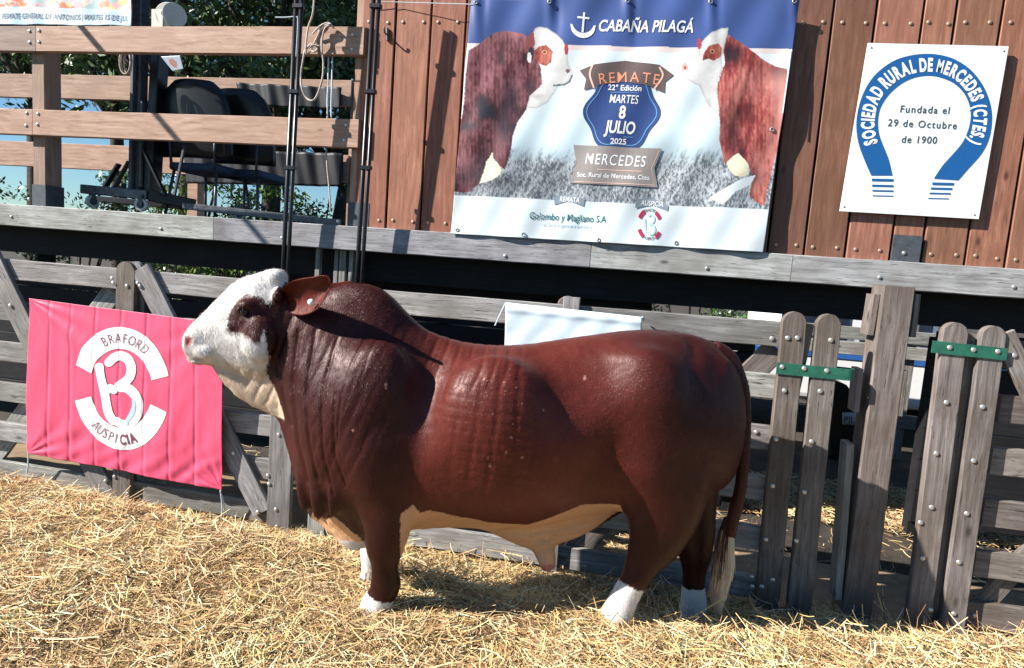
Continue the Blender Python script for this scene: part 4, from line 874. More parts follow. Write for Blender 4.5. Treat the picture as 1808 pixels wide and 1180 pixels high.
M['seatblue'] = plain('dark blue seat fabric', (.03, .06, .13), rough=.8, var=.3, scale=40)
chair((368, 300), PY+.75, 'dark round-backed chair directly right of the cart mast')
chair((440, 300), PY+1.0, 'dark chair with a blue seat, farther right beyond the cart')
for (ua, ub, va, vb, lab) in ((418, 604, 146, 186, 'dark sheet standing in for shade on the upper back rail of the stage'), (322, 606, 262, 324, 'dark sheet standing in for shade on the lower back rail of the stage behind the chairs')):  # near-black sheets added to stand for the shade on the back rails
    TP = empty('rail_shade', at((ua+ub)/2, vb, BY-.02), lab, 'cloth', 'dark sheets standing in for shade on the back rails'); ST_ = Surf(BY-.03, lambda x, z, u, v: .012*np.sin(x*17)+.008*np.sin(x*41+z*9))
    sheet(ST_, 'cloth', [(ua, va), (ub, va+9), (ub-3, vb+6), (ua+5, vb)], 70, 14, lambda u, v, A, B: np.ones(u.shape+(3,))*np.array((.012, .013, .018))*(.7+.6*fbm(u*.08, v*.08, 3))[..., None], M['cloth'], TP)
# ------------------------------------------------------------------ background: trees, hedge, far rails, truck
m, n, b = newmat('glossy leaves'); L = n.links.new
a = N(n, 'ShaderNodeAttribute', attribute_name='tint'); L(a.outputs[0], b.inputs['Base Color']); b.inputs['Roughness'].default_value = .38
try: b.inputs['Transmission Weight'].default_value = 0
except Exception: pass
M['leaf'] = m
def leaves(centres, rad, per, ll=.11, green=(.05, .10, .03)):
    K_ = len(centres)*per; c = np.repeat(np.array(centres), per, 0); rr = np.repeat(np.array(rad), per)
    v = rng.normal(size=(K_, 3)); v /= np.linalg.norm(v, axis=1)[:, None]; c = c+v*(rng.random(K_)**.5*rr)[:, None]*np.array([1, 1, .7])
    d = rng.normal(size=(K_, 3)); d[:, 2] -= .4; d /= np.linalg.norm(d, axis=1)[:, None]; s = np.cross(d, rng.normal(size=(K_, 3))); s /= np.linalg.norm(s, axis=1)[:, None]
    l = (ll*rng.uniform(.6, 1.3, K_))[:, None]; V = np.stack([c-d*l*.5, c+s*l*.2, c+d*l*.5, c-s*l*.2], 1).reshape(-1, 3); F = np.arange(K_*4).reshape(-1, 4)
    g = np.array(green)*rng.uniform(.5, 1.7, (K_, 1))*np.array([[1, 1, 1]]); g[:, 0] *= rng.uniform(.8, 1.5, K_); return V, F, np.repeat(g, 4, 0)
def tree(x, y, h, cr, lab, nclump=60, per=130, base=.35, ll=.13, green=(.05, .10, .03), name='shade_tree'):
    T = empty(name, (x, y, -.13), lab, 'tree', 'trees behind the stage'); mb = MB(); th = h*base; lean = random.uniform(-.3, .3)
    tp = np.array([x+lean, y, th]); tube(mb, smooth_path([(x, y, -.13), (x+lean*.3, y+.05, th*.5), tuple(tp)], 5), list(np.linspace(.2, .13, 11)), 10)
    cs, rs = [], []
    for k in range(9):
        a_ = k*.7+random.random(); e_ = np.array([x+math.cos(a_)*cr*.75, y+math.sin(a_)*cr*.7, th+(h-th)*random.uniform(.25, .85)]); md = tp*.5+e_*.5+np.array([0, 0, .25]); tube(mb, smooth_path([tp, md, e_], 5), list(np.linspace(.085, .02, 11)), 7)
        for q in (.5, .75, 1): cs.append(md*(1-q)+e_*q+rng.normal(0, .15, 3)); rs.append(random.uniform(.35, .6)*cr/2)
    while len(cs) < nclump:
        v = rng.normal(size=3); v /= np.linalg.norm(v); v *= random.random()**.33; cs.append(np.array([x, y, (th+h)/2])+v*np.array([cr, cr, (h-th)/2])); rs.append(random.uniform(.25, .5)*cr/2)
    mb.build('trunk', M['trunk'], T, True); V, F, c = leaves(cs, rs, per, ll, green); link('crown', np_mesh('crown', V, F, c), M['leaf'], T)
def px2(u, Y): return at(u, 300, Y)[0]
tree(px2(60, 9.5), 9.5, 7.5, 2.4, 'leafy tree behind the left end of the stage', base=.5, nclump=80)
tree(px2(330, 8.6), 8.6, 7.0, 2.3, 'broad leafy tree behind the wheeled cart', base=.42, nclump=90, green=(.06, .12, .03))
tree(px2(470, 9.4), 9.4, 7.5, 2.2, 'dark leafy tree behind the first black pole', base=.40, nclump=80)
tree(px2(585, 10.5), 10.5, 7.5, 2.4, 'leafy tree behind the knotted rope', base=.36, nclump=80, green=(.045, .10, .045))
tree(px2(210, 12.5), 12.5, 9, 3.0, 'farther tree seen between the mast and the left post', base=.45, nclump=80, ll=.16)
tree(px2(700, 13), 13, 9, 3.2, 'tall tree hidden largely by the board wall', base=.3, nclump=80, ll=.16)
tree(px2(-60, 14), 14, 10, 3.2, 'distant tree at the far left edge', base=.45, nclump=80, ll=.17)
def shrub(x, y, lab, w_=1.3, h_=1.5, green=(.06, .12, .04)):
    S_ = empty('shrub', (x, y, -.13), lab, 'shrub', 'shrubs behind the stage'); mb = MB(); cs = []; rs = []
    for k in range(8):
        a_ = k*.8; e_ = (x+math.cos(a_)*w_*.5, y+math.sin(a_)*w_*.4, h_*random.uniform(.5, .9)); tube(mb, [(x+math.cos(a_)*.05, y+math.sin(a_)*.05, -.13), e_], [.03, .012], 6)
    for k in range(34): cs.append(np.array([x+random.uniform(-1, 1)*w_*.8, y+random.uniform(-.5, .5)*w_, random.uniform(.1, h_)])); rs.append(random.uniform(.2, .4))
    mb.build('stem', M['trunk'], S_); V, F, c = leaves(cs, rs, 90, .09, green); link('foliage', np_mesh('foliage', V, F, c), M['leaf'], S_)
for i, (u_, Y_, h_, lab) in enumerate(((430, 8.2, 1.75, 'low green shrub seen under the stage behind the bull poll'), (330, 8.3, 1.65, 'low green shrub seen under the stage left of the bull head'), (560, 8.4, 1.6, 'green shrub seen between the slats under the stage'), (1420, 10.5, 1.75, 'pale green shrub seen over the middle gate end boards'), (1250, 10.2, 1.7, 'pale green shrub seen under the stage above the bull rump'), (370, 8.0, 2.45, 'bright green shrub seen between the chairs'), (300, 9.8, 2.9, 'tall dark shrub behind the cart mast'), (455, 9.6, 3.0, 'tall dark shrub seen right of the chairs'), (550, 9.4, 2.8, 'tall dark shrub seen beside the doubled cord'), (128, 9.0, 2.15, 'dark shrub seen between the left post and the cart'))):
    shrub(px2(u_, Y_), Y_, lab, h_=h_, green=(.10, .18, .03) if i == 5 else (.07, .14, .04) if i < 5 else (.03, .06, .022))
# far corral rails on the right
FFY = 6.95; FF = empty('rail_fence', (X(1560, 700, FFY), FFY, -.13), 'far grey rail fence seen past the thick post', 'fence')
for z_, w_ in ((1.15, .13), (.99, .13), (.28, .14)):
    mb = MB(); plank(mb, (X(1385, 600, FFY), z_), (X(1900, 600, FFY), z_), w_, FFY, .04); mb.build('rail', M['grey'], FF)
for u_ in (1400, 1612, 1850): mb = MB(); xx = X(u_, 600, FFY); plank(mb, (xx, -.13), (xx, 1.35), .12, FFY+.042, .06); mb.build('post', M['grey'], FF)
# pickup truck behind
TY = 8.3; TX = X(1460, 650, TY); TK = empty('pickup_truck', (TX, TY, -.13), 'white pickup truck with blue stripe parked beyond the far rails', 'truck')
def tb(name, lo, hi, mat, bev=.08):
    mb = MB(); box(mb, (TX+lo[0], TY+lo[1], -.13+lo[2]), (TX+hi[0], TY+hi[1], -.13+hi[2])); o_ = mb.build(name, M[mat], TK); q = o_.modifiers.new('b', 'BEVEL'); q.width = bev; q.segments = 3; return o_
tb('body', (-2.4, -.85, .45), (2.4, .85, 1.05), 'white'); tb('cab', (-.9, -.78, 1.05), (.9, .78, 1.72), 'white', .2); tb('stripe', (-2.41, -.862, .95), (2.41, -.84, 1.02), 'blue', .005); M['glass'] = plain('dark glass', (.02, .03, .05), rough=.08, bump=0)
tb('window', (-.78, -.80, 1.15), (-.06, -.77, 1.6), 'glass', .02); tb('window', (.06, -.80, 1.15), (.78, -.77, 1.6), 'glass', .02)
for sx_ in (-1.5, 1.5):
    for sy_ in (-.8, .8):
        mb = MB(); disc(mb, np.array([TX+sx_, TY+sy_, .22]), .35, .2, (0, 1, 0.001)); mb.build('wheel', M['rubber'], TK, True)
# little sign PILAGA on dark board
PS = empty('name_sign', at(1515, 745, 6.6), 'dark rounded trough end with a small white name plate seen past the middle gate', 'sign')
mb = MB(); c_ = at(1500, 735, 6.62); V = []
pts = [(1475, 672), (1495, 680), (1520, 715), (1530, 800), (1515, 812), (1478, 812), (1462, 770), (1462, 690)]
F = [list(range(8)), list(range(8, 16))[::-1]]+[[k, (k+1) % 8, 8+(k+1) % 8, 8+k] for k in range(8)]
for yy in (0, .3): V += [at(u_, v_, 6.62)+np.array([0, yy, 0]) for u_, v_ in pts]
mb.add(V, F); mb.build('dark_board', M['black'], PS)
z_g = at(1495, 812, 6.62); mb = MB(); box(mb, (z_g[0]-.15, 6.7, -.13), (z_g[0]-.09, 6.78, z_g[2])); box(mb, (z_g[0]+.09, 6.7, -.13), (z_g[0]+.15, 6.78, z_g[2])); mb.build('leg', M['black'], PS)
SP = Surf(6.6, lambda x, z, u, v: 0*x); sheet(SP, 'plate', [(1487, 728), (1556, 730), (1554, 752), (1487, 750)], 4, 4, lambda u, v, A, B: np.ones(u.shape+(3,))*.8, M['panel'], PS)
t(SP, PS, 'PILAGÁ', 1515, 747, 11, I['navy'], .003, ex=(1, .04), ey=(.12, -1), align='CENTER')
#@@BULL@@
# ------------------------------------------------------------------ the bull
BA_ = R(13.2); EX = np.array([math.cos(BA_), math.sin(BA_), 0]); EN = np.array([-math.sin(BA_), math.cos(BA_), 0]); BO = np.array([-.978, 2.557, 0])
def bw(s, t_, z): return BO+EX*s+EN*t_+np.array([0, 0, 1.])*z
def bp(u, v, t_=0.):
    """photo point -> (s,z) on the bull's own upright plane at lateral offset t_"""
    d = ray(u, v); k = np.dot(BO+EN*t_-CAM, EN)/np.dot(d, EN); P = CAM+d*k; return np.array([np.dot(P-BO, EX), P[2]])
def bpv(U, Vv, t_=0.): return [bp(a_, b_, t_) for a_, b_ in zip(U, Vv)]
PM = .00236   # metres per photo pixel at the bull
def loft(bm, secs, n=28, pw=2.25):
    """secs: (top_uv, bot_uv, halfwidth, t_offset, top_narrow, bot_narrow)"""
    rings = []
    for sct in secs:
        (tu, bu, hw, to, tn, bn) = sct; T = bp(*tu); B_ = bp(*bu); c = (T+B_)/2; h = (T-B_)/2; ring = []
        for k in range(n):
            a_ = 2*math.pi*k/n; ca, sa = math.cos(a_), math.sin(a_)
            x = math.copysign(abs(ca)**(2/pw), ca); y = math.copysign(abs(sa)**(2/pw), sa)
            nar = tn if y > 0 else bn
            x *= 1-(1-nar)*abs(y)**1.5
            q = c+h*y; ring.append(bm.verts.new(bw(q[0], to+x*hw, q[1])))
        rings.append(ring)
    for a_, b_ in zip(rings[:-1], rings[1:]):
        for k in range(n): bm.faces.new((a_[k], a_[(k+1) % n], b_[(k+1) % n], b_[k]))
    bm.faces.new(rings[0]); bm.faces.new(rings[-1][::-1])
def limb(bm, pts, n=18):
    """pts: (u, v, t, r_along_px, r_lateral_px) — circle-ish sections following the joints"""
    C3 = []; 
    for (u, v, t_, ra, rl) in pts: q = bp(u, v, t_); C3.append((q[0], t_, q[1], ra*PM, rl*PM))
    C3 = [np.array(c) for c in C3]; P = smooth_path(C3, 4); rings = []
    for i, p in enumerate(P):
        d = P[min(i+1, len(P)-1)][:3]-P[max(i-1, 0)][:3]; d[1] = 0; d /= np.linalg.norm(d)+1e-9; e = np.array([-d[2], 0, d[0]]); ring = []
        for k in range(n):
            a_ = 2*math.pi*k/n; q = p[:3]+e*math.cos(a_)*p[3]+np.array([0, 1, 0])*math.sin(a_)*p[4]; ring.append(bm.verts.new(bw(*q)))
        rings.append(ring)
    for a_, b_ in zip(rings[:-1], rings[1:]):
        for k in range(n): bm.faces.new((a_[k], a_[(k+1) % n], b_[(k+1) % n], b_[k]))
    bm.faces.new(rings[0]); bm.faces.new(rings[-1][::-1])
def ell(bm, u, v, t_, ru, rt, rz, rot=0, n=20, m_=14):
    q = bp(u, v, t_); V = []
    for j in range(1, m_):
        b_ = math.pi*j/m_; r_ = []
        for k in range(n):
            a_ = 2*math.pi*k/n; x = math.sin(b_)*math.cos(a_)*ru; y = math.sin(b_)*math.sin(a_)*rt; z = math.cos(b_)*rz
            xx = x*math.cos(rot)-z*math.sin(rot); zz = x*math.sin(rot)+z*math.cos(rot); r_.append(bm.verts.new(bw(q[0]+xx, t_+y, q[1]+zz)))
        V.append(r_)
    def pole(z): return bm.verts.new(bw(q[0]-z*math.sin(rot), t_, q[1]+z*math.cos(rot)))
    a0, a1 = pole(rz), pole(-rz)
    for j in range(m_-2):
        for k in range(n): bm.faces.new((V[j][k], V[j][(k+1) % n], V[j+1][(k+1) % n], V[j+1][k]))
    for k in range(n): bm.faces.new((a0, V[0][(k+1) % n], V[0][k])); bm.faces.new((a1, V[-1][k], V[-1][(k+1) % n]))
BODY = bpy.data.meshes.new('tmp'); bm = bmesh.new()
# trunk: breast to buttocks
loft(bm, [((560, 600), (542, 850), .08, 0, .8, .7), ((585, 575), (552, 902), .15, 0, .65, .5), ((620, 560), (585, 945), .21, 0, .6, .5), ((665, 548), (635, 962), .27, 0, .55, .6), ((715, 562), (685, 945), .285, 0, .5, .7), ((760, 582), (735, 930), .285, 0, .55, .72),
          ((820, 603), (800, 926), .325, 0, .62, .66), ((885, 609), (868, 930), .36, 0, .66, .62), ((955, 603), (940, 925), .33, 0, .72, .62), ((1030, 591), (1020, 915), .27, 0, .82, .6), ((1085, 583), (1080, 903), .27, 0, .86, .62),
          ((1140, 579), (1140, 893), .285, 0, .84, .66), ((1190, 581), (1190, 885), .265, 0, .78, .7), ((1235, 589), (1240, 878), .22, 0, .72, .75), ((1270, 603), (1277, 866), .17, 0, .7, .8), ((1297, 630), (1300, 835), .12, 0, .7, .8), ((1312, 665), (1312, 790), .07, 0, .7, .8)])
# neck
loft(bm, [((497, 500), (470, 722), .075, 0, .8, .25), ((515, 505), (492, 745), .09, 0, .8, .2), ((545, 515), (508, 800), .135, 0, .75, .2), ((580, 525), (524, 858), .19, 0, .7, .25), ((625, 535), (548, 915), .25, 0, .6, .3), ((680, 548), (600, 940), .28, 0, .6, .5)])
# hump
loft(bm, [((560, 520), (575, 600), .05, 0, .8, 1), ((582, 500), (600, 630), .085, 0, .85, 1.2), ((610, 494), (630, 650), .105, 0, .85, 1.4), ((645, 493), (665, 660), .11, 0, .85, 1.6), ((675, 501), (690, 660), .105, 0, .8, 1.7), ((697, 519), (712, 660), .09, 0, .8, 1.8), ((722, 548), (735, 650), .07, 0, .8, 1.8), ((750, 572), (760, 650), .05, 0, .8, 1.8)])
# head
loft(bm, [((329, 588), (328, 612), .038, 0, .9, .9), ((336, 577), (334, 630), .062, 0, .85, .8), ((350, 563), (350, 641), .070, 0, .85, .75), ((370, 542), (370, 645), .066, 0, .8, .7), ((390, 522), (390, 652), .072, 0, .85, .6), ((412, 501), (410, 664), .086, 0, .9, .5), ((436, 488), (434, 680), .106, 0, .85, .4), ((462, 480), (460, 690), .118, 0, .75, .4), ((484, 474), (485, 700), .105, 0, .6, .4), ((500, 478), (508, 690), .09, 0, .6, .6), ((508, 500), (530, 680), .07, 0, .7, .7)])
# throat fold
loft(bm, [((378, 630), (378, 650), .02, 0, 1, 1), ((395, 640), (392, 674), .03, 0, 1, .8), ((420, 640), (417, 700), .036, 0, 1, .7), ((450, 640), (445, 718), .04, 0, 1.2, .6), ((480, 640), (473, 730), .045, 0, 1.3, .6), ((505, 650), (495, 742), .05, 0, 1.4, .6), ((530, 680), (512, 800), .05, 0, 1.4, .6)])
# muzzle, lips, brow, jowl, poll
ell(bm, 338, 603, -.045, .030, .022, .036); ell(bm, 338, 603, .045, .030, .022, .036); ell(bm, 348, 636, 0, .040, .045, .018, -.15); ell(bm, 358, 620, -.055, .045, .02, .032); ell(bm, 358, 620, .055, .045, .02, .032)
ell(bm, 433, 541, -.098, .038, .022, .026, .4); ell(bm, 433, 541, .098, .038, .022, .026, .4); ell(bm, 418, 575, -.085, .06, .02, .026, .35); ell(bm, 418, 575, .085, .06, .02, .026, .35)
ell(bm, 458, 598, -.095, .075, .042, .10, 0); ell(bm, 458, 598, .095, .075, .042, .10, 0); ell(bm, 488, 490, 0, .045, .06, .035, .2)
ell(bm, 492, 520, -.085, .03, .03, .035); ell(bm, 492, 520, .085, .03, .03, .035)
# shoulder, arm, ribs, haunch
ell(bm, 655, 720, -.19, .20, .105, .30, -.25); ell(bm, 655, 720, .19, .20, .105, .30, -.25); ell(bm, 655, 800, -.225, .13, .085, .16, 0); ell(bm, 655, 800, .225, .13, .085, .16, 0)
ell(bm, 872, 745, -.22, .26, .155, .29, 0); ell(bm, 872, 745, .22, .26, .155, .29, 0)
ell(bm, 1150, 700, -.19, .17, .11, .22, .3); ell(bm, 1150, 700, .19, .17, .11, .22, .3); ell(bm, 1148, 805, -.16, .16, .12, .20, 0); ell(bm, 1148, 805, .16, .16, .12, .20, 0)
ell(bm, 1115, 632, -.16, .12, .07, .05, .1); ell(bm, 1115, 632, .16, .12, .07, .05, .1); ell(bm, 1280, 650, -.10, .05, .05, .06); ell(bm, 1280, 650, .10, .05, .05, .06)
# legs
limb(bm, [(672, 780, -.19, 52, 36), (682, 840, -.19, 60, 38), (686, 890, -.18, 56, 36), (685, 928, -.17, 44, 33), (681, 957, -.16, 37, 32), (680, 975, -.155, 32, 29), (680, 995, -.15, 25, 23), (680, 1012, -.15, 24, 22), (681, 1032, -.145, 28, 26), (675, 1047, -.14, 25, 25), (669, 1060, -.14, 28, 27), (663, 1080, -.14, 33, 31)])
limb(bm, [(665, 830, .17, 50, 34), (663, 900, .17, 40, 32), (657, 950, .16, 27, 26), (655, 985, .15, 20, 20), (654, 1010, .15, 18, 19), (648, 1030, .15, 21, 21), (641, 1048, .15, 26, 25), (637, 1066, .15, 28, 27)])
limb(bm, [(1182, 780, -.145, 86, 42), (1178, 850, -.15, 84, 42), (1172, 900, -.15, 80, 38), (1162, 940, -.15, 62, 32), (1150, 970, -.145, 48, 26), (1134, 998, -.14, 34, 22), (1120, 1024, -.14, 27, 22), (1107, 1047, -.135, 26, 23), (1096, 1068, -.13, 28, 26), (1088, 1090, -.13, 32, 29)])
limb(bm, [(1215, 790, .17, 80, 44), (1218, 850, .17, 70, 40), (1220, 900, .16, 56, 33), (1225, 940, .15, 44, 28), (1227, 975, .15, 36, 25), (1226, 1010, .15, 25, 22), (1224, 1038, .15, 24, 23), (1224, 1062, .15, 27, 25), (1222, 1090, .15, 30, 28)])
# sheath and groin fold
loft(bm, [((735, 880), (735, 932), .05, 0, 1.5, .6), ((800, 890), (800, 922), .07, 0, 1.4, .5), ((860, 900), (862, 938), .06, 0, 1.5, .4), ((905, 905), (912, 962), .05, 0, 1.6, .45), ((940, 900), (944, 975), .045, 0, 1.6, .5), ((975, 895), (975, 968), .045, 0, 1.6, .5), ((1010, 880), (1018, 950), .045, 0, 1.6, .5), ((1060, 865), (1062, 930), .045, 0, 1.6, .6), ((1098, 850), (1105, 905), .05, 0, 1.6, .8)])
limb(bm, [(955, 950, 0, 28, 18), (962, 975, 0, 21, 16), (966, 992, 0, 17, 14), (968, 1005, 0, 13, 12)])
# brisket folds hanging between and before the front legs
limb(bm, [(548, 770, -.04, 22, 13), (539, 820, -.075, 16, 11), (536, 865, -.085, 13, 10), (540, 900, -.08, 9, 8)])
limb(bm, [(575, 800, -.08, 22, 13), (565, 840, -.14, 16, 11), (561, 880, -.15, 15, 11), (563, 915, -.13, 9, 9)])
limb(bm, [(605, 800, -.13, 24, 12), (598, 850, -.20, 17, 11), (592, 885, -.20, 15, 11), (589, 912, -.18, 10, 9)])
loft(bm, [((545, 860), (552, 915), .03, 0, 1.5, .6), ((570, 860), (575, 935), .06, 0, 1.5, .6), ((605, 860), (607, 960), .09, 0, 1.4, .6), ((640, 860), (640, 968), .10, 0, 1.3, .7), ((680, 860), (690, 950), .10, 0, 1.3, .8)])
limb(bm, [(600, 925, -.05, 22, 16), (620, 950, -.05, 20, 16), (640, 962, -.04, 14, 14)])
bm.to_mesh(BODY); bm.free()
def remesh(me, vox, smooth_it):
    o = bpy.data.objects.new('tmp', me); C.objects.link(o); r_ = o.modifiers.new('r', 'REMESH'); r_.mode = 'VOXEL'; r_.voxel_size = vox
    s_ = o.modifiers.new('s', 'SMOOTH'); s_.factor = .5; s_.iterations = smooth_it
    bpy.context.view_layer.update(); out = bpy.data.meshes.new_from_object(o.evaluated_get(bpy.context.evaluated_depsgraph_get())); bpy.data.objects.remove(o); return out
body = remesh(BODY, .0075, 7)
def relax(me, its, wfun):
    nv_ = len(me.vertices); c_ = np.empty(nv_*3); me.vertices.foreach_get('co', c_); c_ = c_.reshape(-1, 3); ed = np.empty(len(me.edges)*2, dtype=np.int32); me.edges.foreach_get('vertices', ed); ed = ed.reshape(-1, 2)
    deg = np.bincount(ed.ravel(), minlength=nv_)[:, None]; r_ = c_-BO; w_ = wfun(r_@EX, r_@EN, c_[:, 2])[:, None]*.6
    i0 = np.concatenate([ed[:, 0], ed[:, 1]]); i1 = np.concatenate([ed[:, 1], ed[:, 0]])
    for it in range(its):
        av = np.stack([np.bincount(i0, weights=c_[i1, k], minlength=nv_) for k in range(3)], 1)/deg; c_ = c_+w_*(av-c_)
    me.vertices.foreach_set('co', c_.astype(np.float32).ravel()); me.update()
def wtorso(s_, t_, z_):
    zl = bp(700, 900, -.2)[1]; hd = sst(bp(500, 560)[0], bp(580, 560)[0], s_); lg = sst(zl-.16, zl+.06, z_); zd = bp(580, 790)[1]; sd3 = bp(612, 800)[0]; dw = (1-sst(sd3-.02, sd3+.04, s_))*(1-sst(zd, zd+.08, z_)); return hd*lg*(1-.92*dw)
relax(body, 190, wtorso)
# near and far ear, thin shells remeshed apart so they stay crisp, then joined to the body
def ear(side):
    me = bpy.data.meshes.new('e'); bm = bmesh.new(); t0 = -.10*side
    # outline along the ear: root -> tip, with upper and lower edge points (photo) and lateral offsets
    up = [(500, 508), (516, 496), (535, 491), (553, 489), (568, 486), (578, 488), (583, 496)]
    lo = [(507, 548), (517, 556), (532, 558), (548, 554), (562, 543), (574, 527), (582, 508)]
    T = [-.095, -.125, -.16, -.19, -.21, -.22, -.225]; n_ = 9; G = []
    for k, (a_, b_) in enumerate(zip(up, lo)):
        row = []
        for j in range(n_):
            q = j/(n_-1); u_ = a_[0]*(1-q)+b_[0]*q; v_ = a_[1]*(1-q)+b_[1]*q; cup = math.sin(q*math.pi)*(.048 if k < 6 else .01)
            tt = (T[k]+cup+.02*q-.02*(1-q)); s_, z_ = bp(u_, v_+(16 if side < 0 else 0), tt); row.append((s_, tt, z_))
        G.append(row)
    for th in (0, 1):
        for row in G:
            for (s_, t_, z_) in row: bm.verts.new(bw(s_, (t_+th*.013)*side, z_))
    bm.verts.ensure_lookup_table(); m_ = len(G); vs = bm.verts
    for th in (0, 1):
        for i in range(m_-1):
            for j in range(n_-1): k = th*m_*n_+i*n_+j; bm.faces.new((vs[k], vs[k+1], vs[k+n_+1], vs[k+n_]))
    rim = [j for j in range(n_)]+[i*n_+n_-1 for i in range(1, m_)]+[(m_-1)*n_+j for j in range(n_-2, -1, -1)]+[i*n_ for i in range(m_-2, 0, -1)]
    for q in range(len(rim)): a_, b_ = rim[q], rim[(q+1) % len(rim)]; bm.faces.new((vs[a_], vs[b_], vs[b_+m_*n_], vs[a_+m_*n_]))
    bmesh.ops.subdivide_edges(bm, edges=bm.edges[:], cuts=2, use_grid_fill=True); bmesh.ops.smooth_vert(bm, verts=bm.verts, factor=.5, use_axis_x=True, use_axis_y=True, use_axis_z=True); bm.to_mesh(me); bm.free(); return me
bm = bmesh.new(); bm.from_mesh(body); nb = len(bm.verts); e1 = ear(1); bm.from_mesh(e1); e2 = ear(-1); bm.from_mesh(e2)
limb(bm, [(1258, 616, 0, 18, 18), (1284, 633, 0, 18, 18), (1301, 662, -.01, 15, 16), (1312, 700, -.02, 13, 14), (1314, 770, -.025, 12, 13), (1311, 830, -.03, 11, 12), (1306, 870, -.03, 11, 12), (1297, 905, -.03, 12, 12), (1288, 945, -.03, 11, 12)], 20)
bmesh.ops.recalc_face_normals(bm, faces=bm.faces); body = bpy.data.meshes.new('bull'); bm.to_mesh(body); bm.free()
nv = len(body.vertices); co = np.empty(nv*3); body.vertices.foreach_get('co', co); co = co.reshape(-1, 3); no = np.empty(nv*3); body.vertices.foreach_get('normal', no); no = no.reshape(-1, 3)
rel = co-BO; S_ = rel@EX; T_ = rel@EN; Z_ = co[:, 2]; isear = np.arange(nv) >= nb
# photo-independent animal coordinates: s,z; markings were measured on the near side (t=-0.15)
def BPl(pts, t_=-.12): return [tuple(bp(a_, b_, t_)) for a_, b_ in pts]
# hide relief
def blob(u, v, ru, rv, amp, t_=-.3, rot=0.):
    c_ = bp(u, v, t_); x = S_-c_[0]; z = Z_-c_[1]; xx = x*math.cos(rot)+z*math.sin(rot); zz = -x*math.sin(rot)+z*math.cos(rot); return amp*np.exp(-(xx/(ru*PM))**2-(zz/(rv*PM))**2)
near_w = np.clip((np.abs(T_)-.03)/.08, 0, 1)
D = np.zeros(nv)
D += blob(748, 710, 26, 120, -.026, rot=-.12)+blob(720, 640, 26, 70, -.012, rot=.3)+blob(905, 590, 120, 30, 0)+blob(1020, 690, 60, 60, -.006)+blob(1085, 800, 40, 60, -.022, rot=-.3)+blob(1105, 655, 60, 30, -.010)+blob(1215, 640, 30, 30, .010)+blob(985, 625, 30, 10, -.008, rot=.3)+blob(1250, 630, 14, 22, -.014)+blob(1265, 650, 22, 30, .006)
D += blob(640, 870, 30, 26, .014)+blob(610, 700, 60, 90, .010)
D *= near_w
D += blob(432, 552, 12, 8, -.012, -.1)*near_w+blob(390, 590, 30, 10, -.004, -.1, .4)*near_w+blob(400, 560, 30, 12, .003, -.1, .7)*near_w
D += -.011*np.exp(-(((S_-bp(333, 603, -.06)[0])/.012)**2+((Z_-bp(333, 603, -.06)[1])/.014)**2))*(np.abs(T_) > .025)
mz = bp(350, 634, -.05); D += -.006*np.exp(-((Z_-mz[1]-.25*(S_-mz[0]))/.004)**2)*(S_ < bp(372, 634, -.05)[0])*(S_ > bp(331, 634, -.05)[0])
def wob(f, k, ph=0): return np.sin(f*2*np.pi+k*fbm(S_*3+ph, Z_*3+ph, 3))
# neck and shoulder wrinkles: run down and forward
def region(pts, soft=.05, t_=-.3):
    P_ = BPl(pts, t_); ins = inpoly(S_, Z_, P_); d_ = edist(S_, Z_, P_); return np.where(ins, np.clip(d_/soft, 0, 1), 0)
rn = region([(500, 560), (600, 600), (720, 560), (770, 600), (740, 700), (660, 830), (600, 900), (530, 900), (500, 740)], .08)
ln = (S_+.32*(Z_-1.0)*-1)      # lines lean forward at the bottom
wr = wob((S_-.42*(Z_-1.0))*9.5, 5.0); D -= .0028*rn*np.clip(wr-.15, 0, 1)**1.3*(.4+.8*fbm(S_*4, Z_*1.2+3, 2))
wr = wob((S_-.40*(Z_-1.0))*21, 6.0, 4); D -= .0018*rn*np.clip(wr-.3, 0, 1)
for (pp, am, wd_) in (([(515, 590), (510, 680), (520, 790), (535, 860)], .009, .012), ([(548, 585), (540, 690), (548, 790), (560, 850)], .007, .009), ([(590, 600), (572, 700), (575, 800), (590, 870)], .006, .006), ([(640, 600), (612, 690), (600, 780)], .005, .004), ([(662, 600), (640, 680)], .004, .0035), ([(500, 560), (470, 640), (480, 700), (500, 760)], .010, .012), ([(600, 690), (595, 790), (615, 850)], .006, .006)):
    P_ = BPl(pp, -.2); d_ = edist(S_, Z_, P_, False); D -= am*np.exp(-(d_/wd_)**2)*np.clip((-T_-.03)/.06, 0, 1); D -= am*np.exp(-(d_/wd_)**2)*np.clip((T_-.03)/.06, 0, 1)
rr = region([(760, 620), (830, 620), (950, 640), (960, 760), (950, 860), (860, 880), (800, 860), (760, 720)], .07)
wr = wob((S_-.05*(Z_-1.0))*13.5, 3.5, 9); D -= .0036*rr*np.clip(wr-.2, 0, 1)**1.2*(.4+.8*fbm(S_*5+7, Z_*2, 2))
wr = wob(Z_*24+.4*S_, 4.5, 2); D -= .0020*rr*np.clip(wr-.25, 0, 1)*sst(0, 1, fbm(S_*5+2, Z_*5, 2)*2-.5)
rc = region([(720, 560), (760, 580), (850, 605), (950, 610), (900, 680), (760, 690)], .05, -.15); wr = wob((S_-.35*(Z_-1.2))*19, 3.0, 5); D -= .0035*rc*np.clip(wr-.2, 0, 1)
rh = region([(1240, 595), (1300, 620), (1315, 680), (1270, 640)], .02, -.1); D -= .005*rh*np.clip(wob((S_+Z_)*14, 2), 0, 1)
